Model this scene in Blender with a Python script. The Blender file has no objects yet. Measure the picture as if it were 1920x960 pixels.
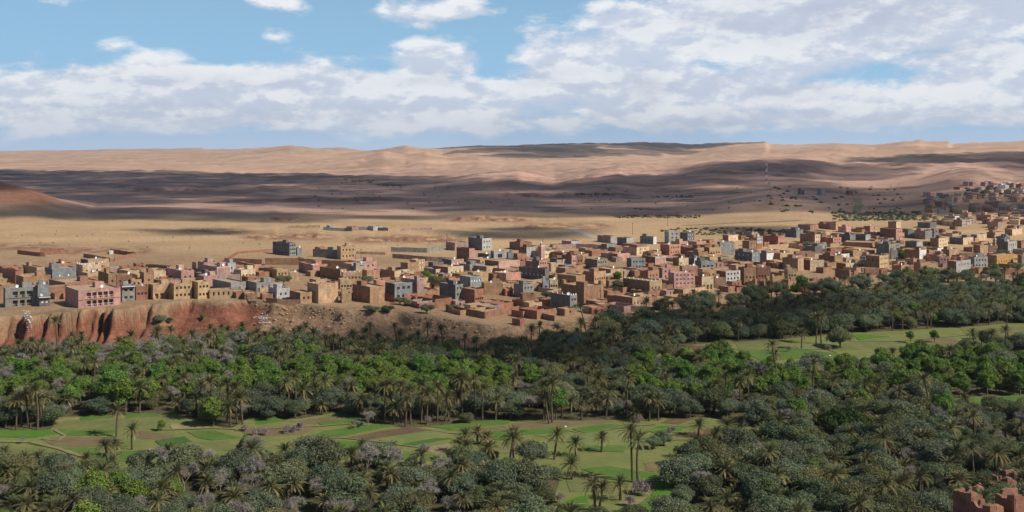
import bpy, math, random
import numpy as np
from mathutils import Vector
R = math.radians
random.seed(7); RNG = np.random.default_rng(7)
SC = bpy.context.scene
COL = SC.collection

# ------------------------------------------------------------------ camera
EYE = 80.0; F = 2000.0; HZ = 290.0; CX = 960.0      # eye height, focal length, horizon and centre of the 1920 x 960 photograph
cam_d = bpy.data.cameras.new("camera"); cam = bpy.data.objects.new("camera", cam_d); COL.objects.link(cam)
cam.location = (0, 0, EYE); cam.rotation_euler = (R(90), 0, 0)
cam_d.sensor_width = 36; cam_d.lens = 36*F/1920; cam_d.shift_y = -(480-HZ)/1920
cam_d.clip_start = 1; cam_d.clip_end = 60000
SC.camera = cam
# ------------------------------------------------------------------ sun, exposure
SUN_AZ, SUN_EL = R(116), R(41)
SUN = Vector((math.sin(SUN_AZ)*math.cos(SUN_EL), math.cos(SUN_AZ)*math.cos(SUN_EL), math.sin(SUN_EL)))
sl = bpy.data.lights.new("sun", 'SUN'); sl.energy = 5.0; sl.angle = R(0.5); sl.color = (1, .93, .82)
so = bpy.data.objects.new("sun", sl); COL.objects.link(so); so.rotation_euler = (-SUN).to_track_quat('-Z', 'Y').to_euler()
SC.view_settings.view_transform = 'Standard'; SC.view_settings.look = 'None'
SC.view_settings.exposure = 0.0; SC.view_settings.gamma = 1
SC.cycles.use_denoising = True; SC.cycles.max_bounces = 6; SC.cycles.diffuse_bounces = 3; SC.cycles.volume_bounces = 0
SC.cycles.glossy_bounces = 2; SC.cycles.transmission_bounces = 2; SC.cycles.transparent_max_bounces = 16
SC.cycles.caustics_reflective = False; SC.cycles.caustics_refractive = False

# ------------------------------------------------------------------ node helpers
class NT:
    def __init__(s, tree): s.t = tree; s.n = tree.nodes; s.l = tree.links
    def new(s, typ, **kw):
        n = s.n.new(typ)
        for k, v in kw.items(): setattr(n, k, v)
        return n
    def put(s, sock, v):
        if hasattr(v, 'is_output'): s.l.new(v, sock)
        elif isinstance(v, (tuple, list)) and len(v) == 3 and sock.type == 'RGBA': sock.default_value = (*v, 1)
        else: sock.default_value = v
    def m(s, op, a, b=None, c=None):
        n = s.new('ShaderNodeMath', operation=op)
        for i, v in enumerate((a, b, c)):
            if v is not None: s.put(n.inputs[i], v)
        return n.outputs[0]
    def noise(s, vec, scale, detail=4, rough=.55, dist=0.0):
        n = s.new('ShaderNodeTexNoise'); n.inputs['Scale'].default_value = scale; n.inputs['Detail'].default_value = detail
        n.inputs['Roughness'].default_value = rough; n.inputs['Distortion'].default_value = dist
        if vec is not None: s.l.new(vec, n.inputs['Vector'])
        return n.outputs['Fac']
    def mr(s, v, a, b, c=0.0, d=1.0, smooth=False):
        n = s.new('ShaderNodeMapRange'); n.interpolation_type = 'SMOOTHSTEP' if smooth else 'LINEAR'
        for i, q in enumerate((v, a, b, c, d)): s.put(n.inputs[i], q)
        return n.outputs[0]
    def mix(s, f, a, b, mode='MIX'):
        n = s.new('ShaderNodeMix', data_type='RGBA', blend_type=mode)
        s.put(n.inputs[0], f); s.put(n.inputs[6], a); s.put(n.inputs[7], b)
        return n.outputs[2]
    def map(s, vec, scale=(1, 1, 1), loc=(0, 0, 0)):
        n = s.new('ShaderNodeMapping'); n.inputs['Scale'].default_value = scale; n.inputs['Location'].default_value = loc
        s.l.new(vec, n.inputs['Vector']); return n.outputs[0]

# ------------------------------------------------------------------ world: sky with drifting cumulus
W = bpy.data.worlds.new("World"); SC.world = W; W.use_nodes = True
W.cycles.sampling_method = 'MANUAL'; W.cycles.sample_map_resolution = 512
w = NT(W.node_tree); w.n.clear()
out = w.new('ShaderNodeOutputWorld'); bg = w.new('ShaderNodeBackground'); w.l.new(bg.outputs[0], out.inputs[0])
sky = w.new('ShaderNodeTexSky', sky_type='NISHITA'); sky.sun_disc = False
sky.sun_elevation = SUN_EL; sky.sun_rotation = SUN_AZ; sky.altitude = 1300; sky.air_density = 1.0; sky.dust_density = .3; sky.ozone_density = 2.0
bg.inputs['Strength'].default_value = .06
tc = w.new('ShaderNodeTexCoord'); D = tc.outputs['Generated']
sep = w.new('ShaderNodeSeparateXYZ'); w.l.new(D, sep.inputs[0])
az = w.m('ARCTAN2', sep.outputs[0], sep.outputs[1]); el = w.m('ARCSINE', sep.outputs[2])
# coverage: where the banks of cloud stand (px, py, rx, ry, weight of the photograph, as angles)
BANKS = [(270,178,340,66,.95),(60,192,170,66,.85),(600,172,320,62,.95),(860,190,260,56,.9),(295,116,100,40,.62),(800,116,120,46,.85),(810,22,120,34,.74),
 (1130,130,200,90,.95),(1340,50,270,75,1.0),(1620,40,340,75,1.0),(1280,185,340,66,.9),(1500,120,140,50,.75),(1840,130,190,110,.75),(1880,30,170,60,.85),(1600,200,300,50,.62),
 (505,-4,70,26,.6),(215,82,70,34,.48),(512,62,50,24,.48),(395,96,60,28,.46),(140,-6,110,26,.44),(400,218,700,34,.9),(1400,222,800,32,.72),(1030,200,130,40,.8),(480,200,160,36,.9)]
cov = None
for px, py, rx, ry, wt in BANKS:
    a0 = math.atan((px-CX)/F); e0 = math.atan((HZ-py)/F*math.cos(a0))
    dx = w.m('MULTIPLY', w.m('SUBTRACT', az, a0), F/rx); dy = w.m('MULTIPLY', w.m('SUBTRACT', el, e0), F/ry)
    r2 = w.m('ADD', w.m('MULTIPLY', dx, dx), w.m('MULTIPLY', dy, dy))
    b = w.m('MULTIPLY', w.m('EXPONENT', w.m('MULTIPLY', r2, -.9)), wt)
    cov = b if cov is None else w.m('MAXIMUM', cov, b)
cov = w.m('MAXIMUM', cov, .14)
V1 = w.map(D, (1, 1, 2.7)); V2 = w.map(D, (1, 1, 2.7), (-.008, .004, .045))
n1 = w.noise(V1, 10, 9, .54, .3); n2 = w.noise(V2, 10, 5, .54, .3); n3 = w.noise(w.map(D, (1, 1, 2.2), (3, 1, 2)), 27, 8, .62); n4 = w.noise(w.map(D, (1, 1, 2.2), (3-.004, 1+.002, 2+.015)), 27, 5, .62)
dens = w.m('ADD', w.m('MULTIPLY', cov, .78), w.m('ADD', w.m('MULTIPLY', w.m('SUBTRACT', n1, .5), 1.05), w.m('MULTIPLY', w.m('SUBTRACT', n3, .5), .5)))
alpha = w.mr(dens, .24, .47, 0, 1, True)
up = w.m('SUBTRACT', n1, n2)                                  # thinner towards the light: a sunlit top; thicker: a grey base
lit = w.mr(w.m('ADD', up, w.m('MULTIPLY', w.m('SUBTRACT', n3, n4), .75)), -.12, .12, 0, 1, True)
thick = w.mr(dens, .45, .85)
ccol = w.mix(lit, (10.4, 11.5, 13.7), (15.8, 16.0, 16.3))
ccol = w.mix(w.m('MULTIPLY', w.m('MULTIPLY', thick, w.mr(lit, .3, .9, 1, .25)), .6), ccol, (10.2, 11.2, 13.4))
GREY = [(1570,30,300,42,.95),(1230,165,170,34,.7),(1480,165,150,26,.6),(1050,150,110,26,.5),(380,150,190,16,.6),(420,215,420,22,.55),(1350,228,700,24,.6),(800,150,90,14,.6),(800,42,90,9,.7),(1800,90,200,40,.5)]
gry = None
for px, py, rx, ry, wt in GREY:                               # flat shaded undersides of the banks
    a0 = math.atan((px-CX)/F); e0 = math.atan((HZ-py)/F*math.cos(a0))
    dx = w.m('MULTIPLY', w.m('SUBTRACT', az, a0), F/rx); dy = w.m('MULTIPLY', w.m('SUBTRACT', el, e0), F/ry)
    b = w.m('MULTIPLY', w.m('EXPONENT', w.m('MULTIPLY', w.m('ADD', w.m('MULTIPLY', dx, dx), w.m('MULTIPLY', dy, dy)), -.9)), wt); gry = b if gry is None else w.m('MAXIMUM', gry, b)
ccol = w.mix(w.m('MULTIPLY', gry, w.mr(n3, .34, .64, 1.0, .15)), ccol, (8.4, 9.1, 11.0))
low = w.mr(el, .0, .040, 1, 0, True)                        # the far veil along the horizon
skyc = w.mix(1.0, sky.outputs[0], (.9, 1.05, 1.15), 'MULTIPLY')
skyc = w.mix(w.mr(el, .02, .34, 1, 0, True), skyc, (5.6, 9.9, 14.2))      # paler towards the horizon all round
skyc = w.mix(w.m('MULTIPLY', low, .9), skyc, (9.2, 11.5, 14.9))
ccol = w.mix(w.m('MULTIPLY', low, .8), ccol, (10.2, 12.0, 14.9))
final = w.mix(w.m('MULTIPLY', alpha, .93), skyc, ccol)
w.l.new(final, bg.inputs['Color'])

# ------------------------------------------------------------------ numpy noise
def _h(ix, iy, s):
    n = (ix*374761393 + iy*668265263 + s*974634777) & 0xFFFFFFFF
    n = ((n ^ (n >> 13))*1274126177) & 0xFFFFFFFF
    return ((n ^ (n >> 16)) & 0xFFFF)/65535.0
def vnoise(x, y, s=0):
    ix = np.floor(x).astype(np.int64); iy = np.floor(y).astype(np.int64); fx = x-ix; fy = y-iy
    fx = fx*fx*fx*(fx*(fx*6-15)+10); fy = fy*fy*fy*(fy*(fy*6-15)+10)
    a = _h(ix, iy, s); b = _h(ix+1, iy, s); c = _h(ix, iy+1, s); d = _h(ix+1, iy+1, s)
    return (a*(1-fx)+b*fx)*(1-fy)+(c*(1-fx)+d*fx)*fy
def fbm(x, y, o=4, s=0, g=.5):
    t = 0; a = 1; n = 0
    for i in range(o):
        t = t+a*vnoise(x*2**i+i*17.3, y*2**i-i*9.1, s+i); n += a; a *= g
    return t/n
def ss(a, b, x):
    t = np.clip((x-a)/(b-a), 0, 1); return t*t*(3-2*t)

# ------------------------------------------------------------------ terrain
E = np.array([(-700,598,13),(0,598,13),(120,581,13.5),(230,578,13.5),(330,564,14),(470,562,14),(640,577,12),(740,582,11),(850,600,9),(960,612,7),(1050,603,7),
 (1200,592,7),(1340,583,6),(1400,570,6),(1600,547,6),(1700,532,6),(1920,531,6),(2600,528,6)], float)
E_Y = (EYE-E[:, 2])*F/(E[:, 1]-HZ)
SW = np.array([(-700,13),(0,13),(220,14),(300,24),(480,24),(600,26),(960,30),(1100,16),(1400,12),(2600,12)], float)     # how far the scarp runs out
LAYERS = [  # distance, front run, back run, crest line (px, py)
 (11000,2600,2500,[(-700,282),(0,283),(180,281),(205,279),(380,278),(384,280),(560,279),(640,276),(700,284),(900,273),(1100,275),(2600,270)]),
 (8200,2300,2400,[(-700,286),(0,287),(300,285),(430,281),(520,275),(545,273),(575,276),(640,283),(720,290),(2600,300)]),
 (6600,1500,2000,[(-700,300),(560,300),(680,283),(735,276),(762,271),(790,276),(830,280),(860,276),(1000,270),(1100,266.5),(1150,267),(1200,265),(1215,266),(1270,268),(1290,269.5),(1360,267),(1436,265),(1441,270),(1500,271),(1570,268),(1640,271),(1700,264),(1725,262),(1735,264),(1780,264),(1785,270),(1850,266),(1920,264),(2600,262)]),
 (4700,900,900,[(-700,312),(500,310),(600,300),(690,289),(720,284),(760,290),(800,284),(840,293),(900,291),(950,297),(1020,296),(1130,297),(1250,297),(1330,290),(1450,287),(1560,279),(1640,280),(1800,276),(1920,278),(2600,276)]),
 (2700,760,800,[(-700,340),(800,340),(900,325),(970,318),(1040,330),(1100,320),(1160,312),(1230,318),(1330,303),(1430,296),(1500,296),(1580,305),(1680,300),(1800,290),(1860,288),(1920,286),(2600,280)]),
 (1850,400,420,[(-700,370),(1200,372),(1300,362),(1400,345),(1480,342),(1560,338),(1640,347),(1720,335),(1780,320),(1830,314),(1900,330),(1980,322),(2600,310)]),
 (1330,250,240,[(-700,400),(1180,402),(1250,392),(1330,380),(1400,362),(1450,352),(1520,352),(1600,360),(1700,365),(1800,356),(1920,350),(2600,340)]),
 (1320,170,200,[(-900,310),(-300,326),(-60,336),(0,341),(50,352),(110,374),(210,398),(300,410),(2600,420)]),
]
LEDGES = [(440,640,444,3.2),(480,590,412,4),(640,880,449,3.4),(820,1010,414,4),(960,1160,425,2),(330,470,433,1.5),(-60,120,462,1.2),(100,300,468,1.0),(1150,1300,404,3),(520,760,376,5),(900,1200,372,5),(200,420,357,6)]
def uy(x, y):
    a = np.arctan2(x, y); r = np.hypot(x, y); ac = np.clip(a, -.66, .66)
    return np.tan(ac), r*np.cos(ac)
def H(x, y, fine=True):
    x = np.asarray(x, float); y = np.asarray(y, float)
    u, Y = uy(x, y); px = CX+F*u; r = np.hypot(x, y)
    et = np.interp(px, E[:, 0], E_Y); ez = np.interp(px, E[:, 0], E[:, 2]); sw = np.interp(px, SW[:, 0], SW[:, 1])
    if fine:                                            # gullies cut into the edge
        xw = x+14*(vnoise(x/31, y/80, 14)-.5)+5*(vnoise(x/9, y/20, 15)-.5); g = np.abs(2*fbm(xw/13, y/60, 3, 5)-1); g2 = vnoise(x/4.3, y/40, 9)
        left = ss(340, 235, px)+.18*ss(540, 420, px)*ss(235, 340, px)
        g3 = np.abs(2*vnoise(x/5.5+3, y/50, 12)-1); g4 = vnoise(x/1.7, y/9, 13)
        et = et+left*((.42-g)*19+(g2-.5)*5+(.4-g3)*8+(g4-.5)*2.6)+(1-left)*((fbm(x/16, y/30, 3, 6)-.5)*12)
    t = np.clip((Y-(et-sw))/sw, 0, 1)
    kx = ss(330, 240, px); prof = kx*(.34*ss(0, .72, t)+.66*ss(.62, .86, t))+(1-kx)*(.60*ss(0, .8, t)+.40*ss(.74, .90, t))
    k = ss(470, 580, px); prof = prof*1
    zp = ez+(16-ez)*ss(0, 420, Y-et)+np.maximum(Y-1400, 0)*.0016
    z = prof*zp
    d = ss(et+40, et+500, Y)
    z = z+d*((fbm(x/210, y/210, 3, 21)-.5)*7)*ss(700, 1400, Y)
    base = z
    zz = z
    for i, (yc, wf, wb, cr) in enumerate(LAYERS):
        c = np.array(cr, float); cy = np.interp(px, c[:, 0], c[:, 1])
        if fine: cy = cy+(fbm(px/40+i*31, px*0+i, 2, 40+i)-.5)*(3 if yc < 4000 else .8)
        yk = yc*(1+.10*(fbm(px/300+i*5, px*0+3.3, 2, 60+i)-.5)*2)
        zc = EYE-(cy-HZ)/F*yk
        q = np.where(Y < yk, (Y-yk)/wf, (Y-yk)/wb)
        zl = base+(zc-base)*np.exp(-q*q)
        kk = 2.0+yc*.0012
        zz = np.where(zc > base, np.maximum(zz, zl)+kk*np.exp(-np.abs(zz-zl)/kk)*.35*np.exp(-q*q), zz)
    z = zz
    for (p0, p1, py, hh) in LEDGES:
        yl = (EYE-16)*F/(py-HZ); wv = np.clip((px-p0)/40, 0, 1)*np.clip((p1-px)/40, 0, 1)
        yw = yl*(1+.10*(fbm(px/45, px*0+py, 3, 77)-.5)+.03*(vnoise(px/9., px*0+py, 78)-.5))
        z = z+.55*hh*wv*(.35+.9*fbm(px/22., px*0+py, 3, 79))*ss(yw-2, yw+yl*.004+3, Y)*ss(yw+yl*.35, yw+20, Y)
    if fine:
        z = z+ss(.02, .3, t)*((fbm(x/7, y/7, 4, 31)-.5)*2.6+(np.floor(z/1.7)*1.7-z)*.55)*ss(et+10, et-4, Y)*(prof < .999)
        z = z+((fbm(x/60, y/60, 4, 33)-.5)*5.5+(fbm(x/22, y/22, 3, 34)-.5)*2.6)*ss(900, 2200, Y)+(fbm(x/620, y/620, 4, 35)-.5)*15*ss(2200, 5200, Y)*.8
        gl = np.abs(2*fbm(x/240, y/240, 4, 36)-1); g7 = np.abs(2*fbm(x/95, y/150, 3, 37)-1); z = z-(.35-np.minimum(gl, .35))*16*ss(1500, 3600, Y)-(.3-np.minimum(g7, .3))*11*ss(1200, 2400, Y)
    z = np.maximum(z, 78-.47*r)
    z = np.maximum(z, 13.5-np.maximum(np.hypot((x-97)/1.3, y-193)-9, 0)*.55)
    return z
GRID = {}
H_full = H
def Hq(x, y, fine=True):
    """height of the built sheet"""
    x = np.asarray(x, float); y = np.asarray(y, float); a = np.clip(np.arctan2(x, y), -R(33.95), R(33.95)); r = np.hypot(x, y); rr = GRID['r']; Z = GRID['z']
    j = (a+R(34))/R(68)*639; j0 = np.clip(np.floor(j).astype(int), 0, 638); fj = j-j0; i0 = np.clip(np.searchsorted(rr, r)-1, 0, len(rr)-2); fi = np.clip((r-rr[i0])/(rr[i0+1]-rr[i0]), 0, 1)
    return (Z[i0, j0]*(1-fj)+Z[i0, j0+1]*fj)*(1-fi)+(Z[i0+1, j0]*(1-fj)+Z[i0+1, j0+1]*fj)*fi
def G(px, py, y0=170., y1=9000., n=1400):
    """point of the ground seen at a pixel of the photograph"""
    Y = np.geomspace(y0, y1, n); u = (px-CX)/F
    zr = EYE-(py-HZ)/F*Y; h = H(u*Y, Y, False)
    k = np.argmax(zr <= h)
    if zr[k] > h[k]: k = n-1
    if k > 0:
        a, b = zr[k-1]-h[k-1], h[k]-zr[k]; f = a/(a+b) if a+b > 0 else 1; yy = Y[k-1]+(Y[k]-Y[k-1])*f
    else: yy = Y[k]
    return u*yy, yy
def PX(x, y, z): return CX+F*x/y, HZ+F*(EYE-z)/y

# ------------------------------------------------------------------ materials
MATS = {}
def surf(name, col, rough=.9, var=.12, nscale=.6, bump=.15, bscale=3.0, attr=None, trans=0.0, orand=0.0, huer=0.0, streak=0.0, bdist=.3):
    if name in MATS: return MATS[name]
    m = bpy.data.materials.new(name); m.use_nodes = True; t = NT(m.node_tree); b = t.n['Principled BSDF']
    b.inputs['Roughness'].default_value = rough; b.inputs['Specular IOR Level'].default_value = .15
    if attr:
        a = t.new('ShaderNodeAttribute', attribute_name=attr); c = a.outputs['Color']
    else:
        rgb = t.new('ShaderNodeRGB'); rgb.outputs[0].default_value = (*col, 1); c = rgb.outputs[0]
    g = t.new('ShaderNodeNewGeometry'); P = g.outputs['Position']
    if var:
        f = t.mr(t.noise(P, nscale, 5, .65), .25, .75, 1-var, 1+var)
        c = t.mix(1.0, c, t.new('ShaderNodeCombineColor').outputs[0], 'MULTIPLY') if False else c
        n = t.new('ShaderNodeVectorMath', operation='SCALE'); t.l.new(c, n.inputs[0]); t.l.new(f, n.inputs['Scale']); c = n.outputs[0]
    if streak:
        f = t.mr(t.noise(t.map(P, (.6, .6, .16)), 1.0, 4, .6), .35, .7, 1+streak*.4, 1-streak)
        n = t.new('ShaderNodeVectorMath', operation='SCALE'); t.l.new(c, n.inputs[0]); t.l.new(f, n.inputs['Scale']); c = n.outputs[0]
    if orand or huer:
        oi = t.new('ShaderNodeObjectInfo'); hs = t.new('ShaderNodeHueSaturation'); t.l.new(c, hs.inputs['Color'])
        t.l.new(t.mr(oi.outputs['Random'], 0, 1, 1-orand, 1+orand), hs.inputs['Value'])
        wn = t.new('ShaderNodeTexWhiteNoise', noise_dimensions='1D'); t.l.new(oi.outputs['Random'], wn.inputs['W'])
        t.l.new(t.mr(wn.outputs['Value'], 0, 1, .5-huer, .5+huer), hs.inputs['Hue']); c = hs.outputs[0]
    t.l.new(c, b.inputs['Base Color'])
    if bump:
        bp = t.new('ShaderNodeBump'); bp.inputs['Strength'].default_value = bump; bp.inputs['Distance'].default_value = bdist
        t.l.new(t.noise(P, bscale, 6, .75), bp.inputs['Height']); t.l.new(bp.outputs[0], b.inputs['Normal'])
    if trans:
        tr = t.new('ShaderNodeBsdfTranslucent'); t.l.new(c, tr.inputs['Color']); mx = t.new('ShaderNodeMixShader'); mx.inputs[0].default_value = trans
        t.l.new(b.outputs[0], mx.inputs[1]); t.l.new(tr.outputs[0], mx.inputs[2]); t.l.new(mx.outputs[0], t.n['Material Output'].inputs[0])
    MATS[name] = m; return m

# ------------------------------------------------------------------ mesh helpers
def mesh(name, V, Fc, mats=(), mi=None, col=None, smooth=False):
    me = bpy.data.meshes.new(name); V = np.asarray(V, np.float32)
    if isinstance(Fc, np.ndarray):
        k = Fc.shape[1]; me.vertices.add(len(V)); me.vertices.foreach_set('co', V.ravel())
        me.loops.add(Fc.size); me.loops.foreach_set('vertex_index', Fc.ravel().astype(np.int32))
        me.polygons.add(len(Fc)); me.polygons.foreach_set('loop_start', np.arange(len(Fc), dtype=np.int32)*k)
        me.polygons.foreach_set('loop_total', np.full(len(Fc), k, np.int32))
        me.update(calc_edges=True)
    else:
        me.from_pydata(V.tolist(), [], [list(f) for f in Fc])
    for m in mats: me.materials.append(m)
    if mi is not None: me.polygons.foreach_set('material_index', np.asarray(mi, np.int32))
    if col is not None:
        a = me.color_attributes.new('Col', 'FLOAT_COLOR', 'POINT'); c = np.ones((len(V), 4), np.float32); c[:, :3] = col; a.data.foreach_set('color', c.ravel())
    if smooth: me.polygons.foreach_set('use_smooth', np.ones(len(me.polygons), bool))
    return me
def link(name, me, parent=None, loc=(0, 0, 0), rz=0, sc=None):
    o = bpy.data.objects.new(name, me); COL.objects.link(o)
    if parent: o.parent = parent
    o.location = loc
    if rz: o.rotation_euler = (0, 0, rz)
    if sc is not None: o.scale = sc if hasattr(sc, '__len__') else (sc, sc, sc)
    return o
def tag(o, label=None, cat=None, group=None, kind=None):
    if label: o['label'] = label
    if cat: o['category'] = cat
    if group: o['group'] = group
    if kind: o['kind'] = kind
    return o
class MB:
    def __init__(s): s.v = []; s.f = []; s.m = []
    def quad(s, a, b, c, d, mi=0):
        n = len(s.v); s.v += [tuple(a), tuple(b), tuple(c), tuple(d)]; s.f.append((n, n+1, n+2, n+3)); s.m.append(mi)
    def box(s, x0, x1, y0, y1, z0, z1, mi=0):
        n = len(s.v); s.v += [(x0,y0,z0),(x1,y0,z0),(x1,y1,z0),(x0,y1,z0),(x0,y0,z1),(x1,y0,z1),(x1,y1,z1),(x0,y1,z1)]
        for f in ((0,3,2,1),(4,5,6,7),(0,1,5,4),(1,2,6,5),(2,3,7,6),(3,0,4,7)): s.f.append(tuple(n+i for i in f)); s.m.append(mi)
    def bar(s, a, b, r0, r1=None, k=5, mi=0, cap=True):
        r1 = r0 if r1 is None else r1; a = Vector(a); b = Vector(b); d = (b-a).normalized()
        t = d.orthogonal().normalized(); q = d.cross(t); n = len(s.v)
        for p, r in ((a, r0), (b, r1)):
            for i in range(k):
                an = 2*math.pi*i/k; s.v.append(tuple(p+t*(math.cos(an)*r)+q*(math.sin(an)*r)))
        for i in range(k): s.f.append((n+i, n+(i+1) % k, n+k+(i+1) % k, n+k+i)); s.m.append(mi)
        if cap: s.f.append(tuple(range(n+k, n+2*k))); s.m.append(mi)
    def mesh(s, name, mats, smooth=False): return mesh(name, s.v, s.f, mats, s.m, smooth=smooth)

# ------------------------------------------------------------------ ground sheet
def build_ground():
    az = np.concatenate([np.radians(np.linspace(-34, 34, 640)), np.radians(np.linspace(34, 326, 74))[1:-1]])
    rr = np.concatenate([np.linspace(2, 225, 46), np.linspace(229, 395, 46), np.linspace(397, 640, 330), np.geomspace(643, 1600, 230), np.geomspace(1610, 15000, 260)])
    A, Rr = np.meshgrid(az, rr); X = Rr*np.sin(A); Yv = Rr*np.cos(A); Z = H_full(X, Yv); GRID['r'] = rr; GRID['z'] = Z[:, :640].copy()
    nr, nc = X.shape; i = np.arange(nr-1)[:, None]*nc; j = np.arange(nc)[None, :]; j2 = (j+1) % nc
    Fq = np.stack([i+j, i+nc+j, i+nc+j2, i+j2], -1).reshape(-1, 4)[:, ::-1]
    V = np.stack([X, Yv, Z], -1).reshape(-1, 3)
    # what the ground is made of
    x, y, z = V.T; u, Y = uy(x, y); px = CX+F*u
    et = np.interp(px, E[:, 0], E_Y); sw = np.interp(px, SW[:, 0], SW[:, 1])
    C = np.empty((len(V), 3)); n1 = fbm(x/45, y/45, 4, 51)[:, None]; n2 = fbm(x/9, y/9, 4, 52)[:, None]; n3 = fbm(x/260, y/200, 4, 53)[:, None]
    L = lambda *c: np.array(c)[None, :]
    valley = L(.085, .095, .040)*(1-n1)+L(.17, .135, .075)*n1
    valley = valley*(.7+.6*n2)
    n5 = fbm(x/2.6, z/.9+y/6, 3, 58)[:, None]; n6 = fbm(x/1.6, y/2.5, 3, 59)[:, None]; red = L(.245, .10, .062)*(.2+.5*n2+.55*n5+.6*n6); tan_s = L(.30, .19, .115)*(.4+.6*n2+.65*n5)
    lf = np.clip(ss(330, 230, px)+ss(.57, .63, n1[:, 0])*ss(520, 470, px)+.4*(n1[:, 0]-.5), 0, 1)[:, None]
    scarp = tan_s*(1-lf)+red*lf
    zr = z[:, None]/np.maximum(np.interp(px, E[:, 0], E[:, 2])[:, None], 1)
    scarp = np.where(zr > .80+.15*n2, L(.31, .21, .125)*(.45+.6*n2+.55*n5), scarp)
    plat = L(.40, .265, .155)*(.75+.5*n1)
    plat = plat*(1-.5*ss(.58, .75, n2))+L(.34, .19, .11)*.5*ss(.58, .75, n2)
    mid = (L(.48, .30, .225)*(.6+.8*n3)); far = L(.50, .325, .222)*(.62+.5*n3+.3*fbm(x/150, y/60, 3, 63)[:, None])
    scrub = ss(.60, .72, fbm(x/55, y/38, 4, 57))[:, None]; mid = mid*(1-.55*scrub)+L(.10, .085, .06)*.55*scrub
    gold = L(.51, .34, .188)*(.8+.4*n1)*(.85+.3*n3)
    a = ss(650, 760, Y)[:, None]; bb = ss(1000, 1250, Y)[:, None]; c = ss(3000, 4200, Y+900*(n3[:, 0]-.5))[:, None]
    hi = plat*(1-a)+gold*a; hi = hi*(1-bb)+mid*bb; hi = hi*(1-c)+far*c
    rh = (ss(210, 90, px)*ss(1050, 1180, Y)*ss(1800, 1400, Y)*ss(20, 30, z))[:, None]; hi = hi*(1-rh)+L(.27, .13, .08)*(.6+.8*n2)*rh
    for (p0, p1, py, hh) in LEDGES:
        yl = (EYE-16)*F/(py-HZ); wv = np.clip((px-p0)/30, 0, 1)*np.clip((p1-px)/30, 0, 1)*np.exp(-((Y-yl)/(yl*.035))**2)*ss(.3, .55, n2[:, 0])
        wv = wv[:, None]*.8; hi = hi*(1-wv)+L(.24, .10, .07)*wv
    s = ss(et-sw*1.05, et-sw*.9, Y)[:, None]; p = ss(et-2, et+9, Y)[:, None]
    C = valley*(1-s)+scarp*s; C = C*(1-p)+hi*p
    mound = (np.hypot((x-97)/1.3, y-193) < 34) | (78-.47*np.hypot(x, y) > 0)
    C[mound] = (L(.38, .19, .11)*(.7+.6*n2))[mound]
    me = mesh('ground', V, Fq, [surf('earth', None, .95, .34, .45, 1.0, .55, attr='Col', bdist=1.4)], col=np.clip(C, .01, .8), smooth=True)
    tag(link('ground', me), 'tan desert plain, red scarp and green valley floor', None, None, 'structure')
build_ground()
H = Hq

# ------------------------------------------------------------------ cloud deck above the frame: it throws the shadows on the plain
def in_poly(px, py, P):
    n = len(P); c = np.zeros(np.shape(px), bool); j = n-1
    for i in range(n):
        xi, yi = P[i]; xj, yj = P[j]
        c ^= ((yi > py) != (yj > py)) & (px < (xj-xi)*(py-yi)/(yj-yi+1e-12)+xi); j = i
    return c
def icosphere(sub):
    import bmesh
    bm = bmesh.new(); bmesh.ops.create_icosphere(bm, subdivisions=sub, radius=1)
    V = np.array([v.co[:] for v in bm.verts]); Fc = np.array([[v.index for v in f.verts] for f in bm.faces]); bm.free(); return V, Fc
ICO1, ICO2, ICO3 = icosphere(1), icosphere(2), icosphere(3)
CLOUD_MAT = surf('cloud_white', (.9, .9, .92), 1, .0, 1, 0, 1, trans=.5)
_t = NT(CLOUD_MAT.node_tree); _o = _t.n['Material Output']; _s = _o.inputs[0].links[0].from_socket; _x = _t.new('ShaderNodeMixShader'); _x.inputs[0].default_value = .58
_t.l.new(_s, _x.inputs[1]); _t.l.new(_t.new('ShaderNodeBsdfTransparent').outputs[0], _x.inputs[2]); _t.l.new(_x.outputs[0], _o.inputs[0])      # thin cloud lets part of the sun through
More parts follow.
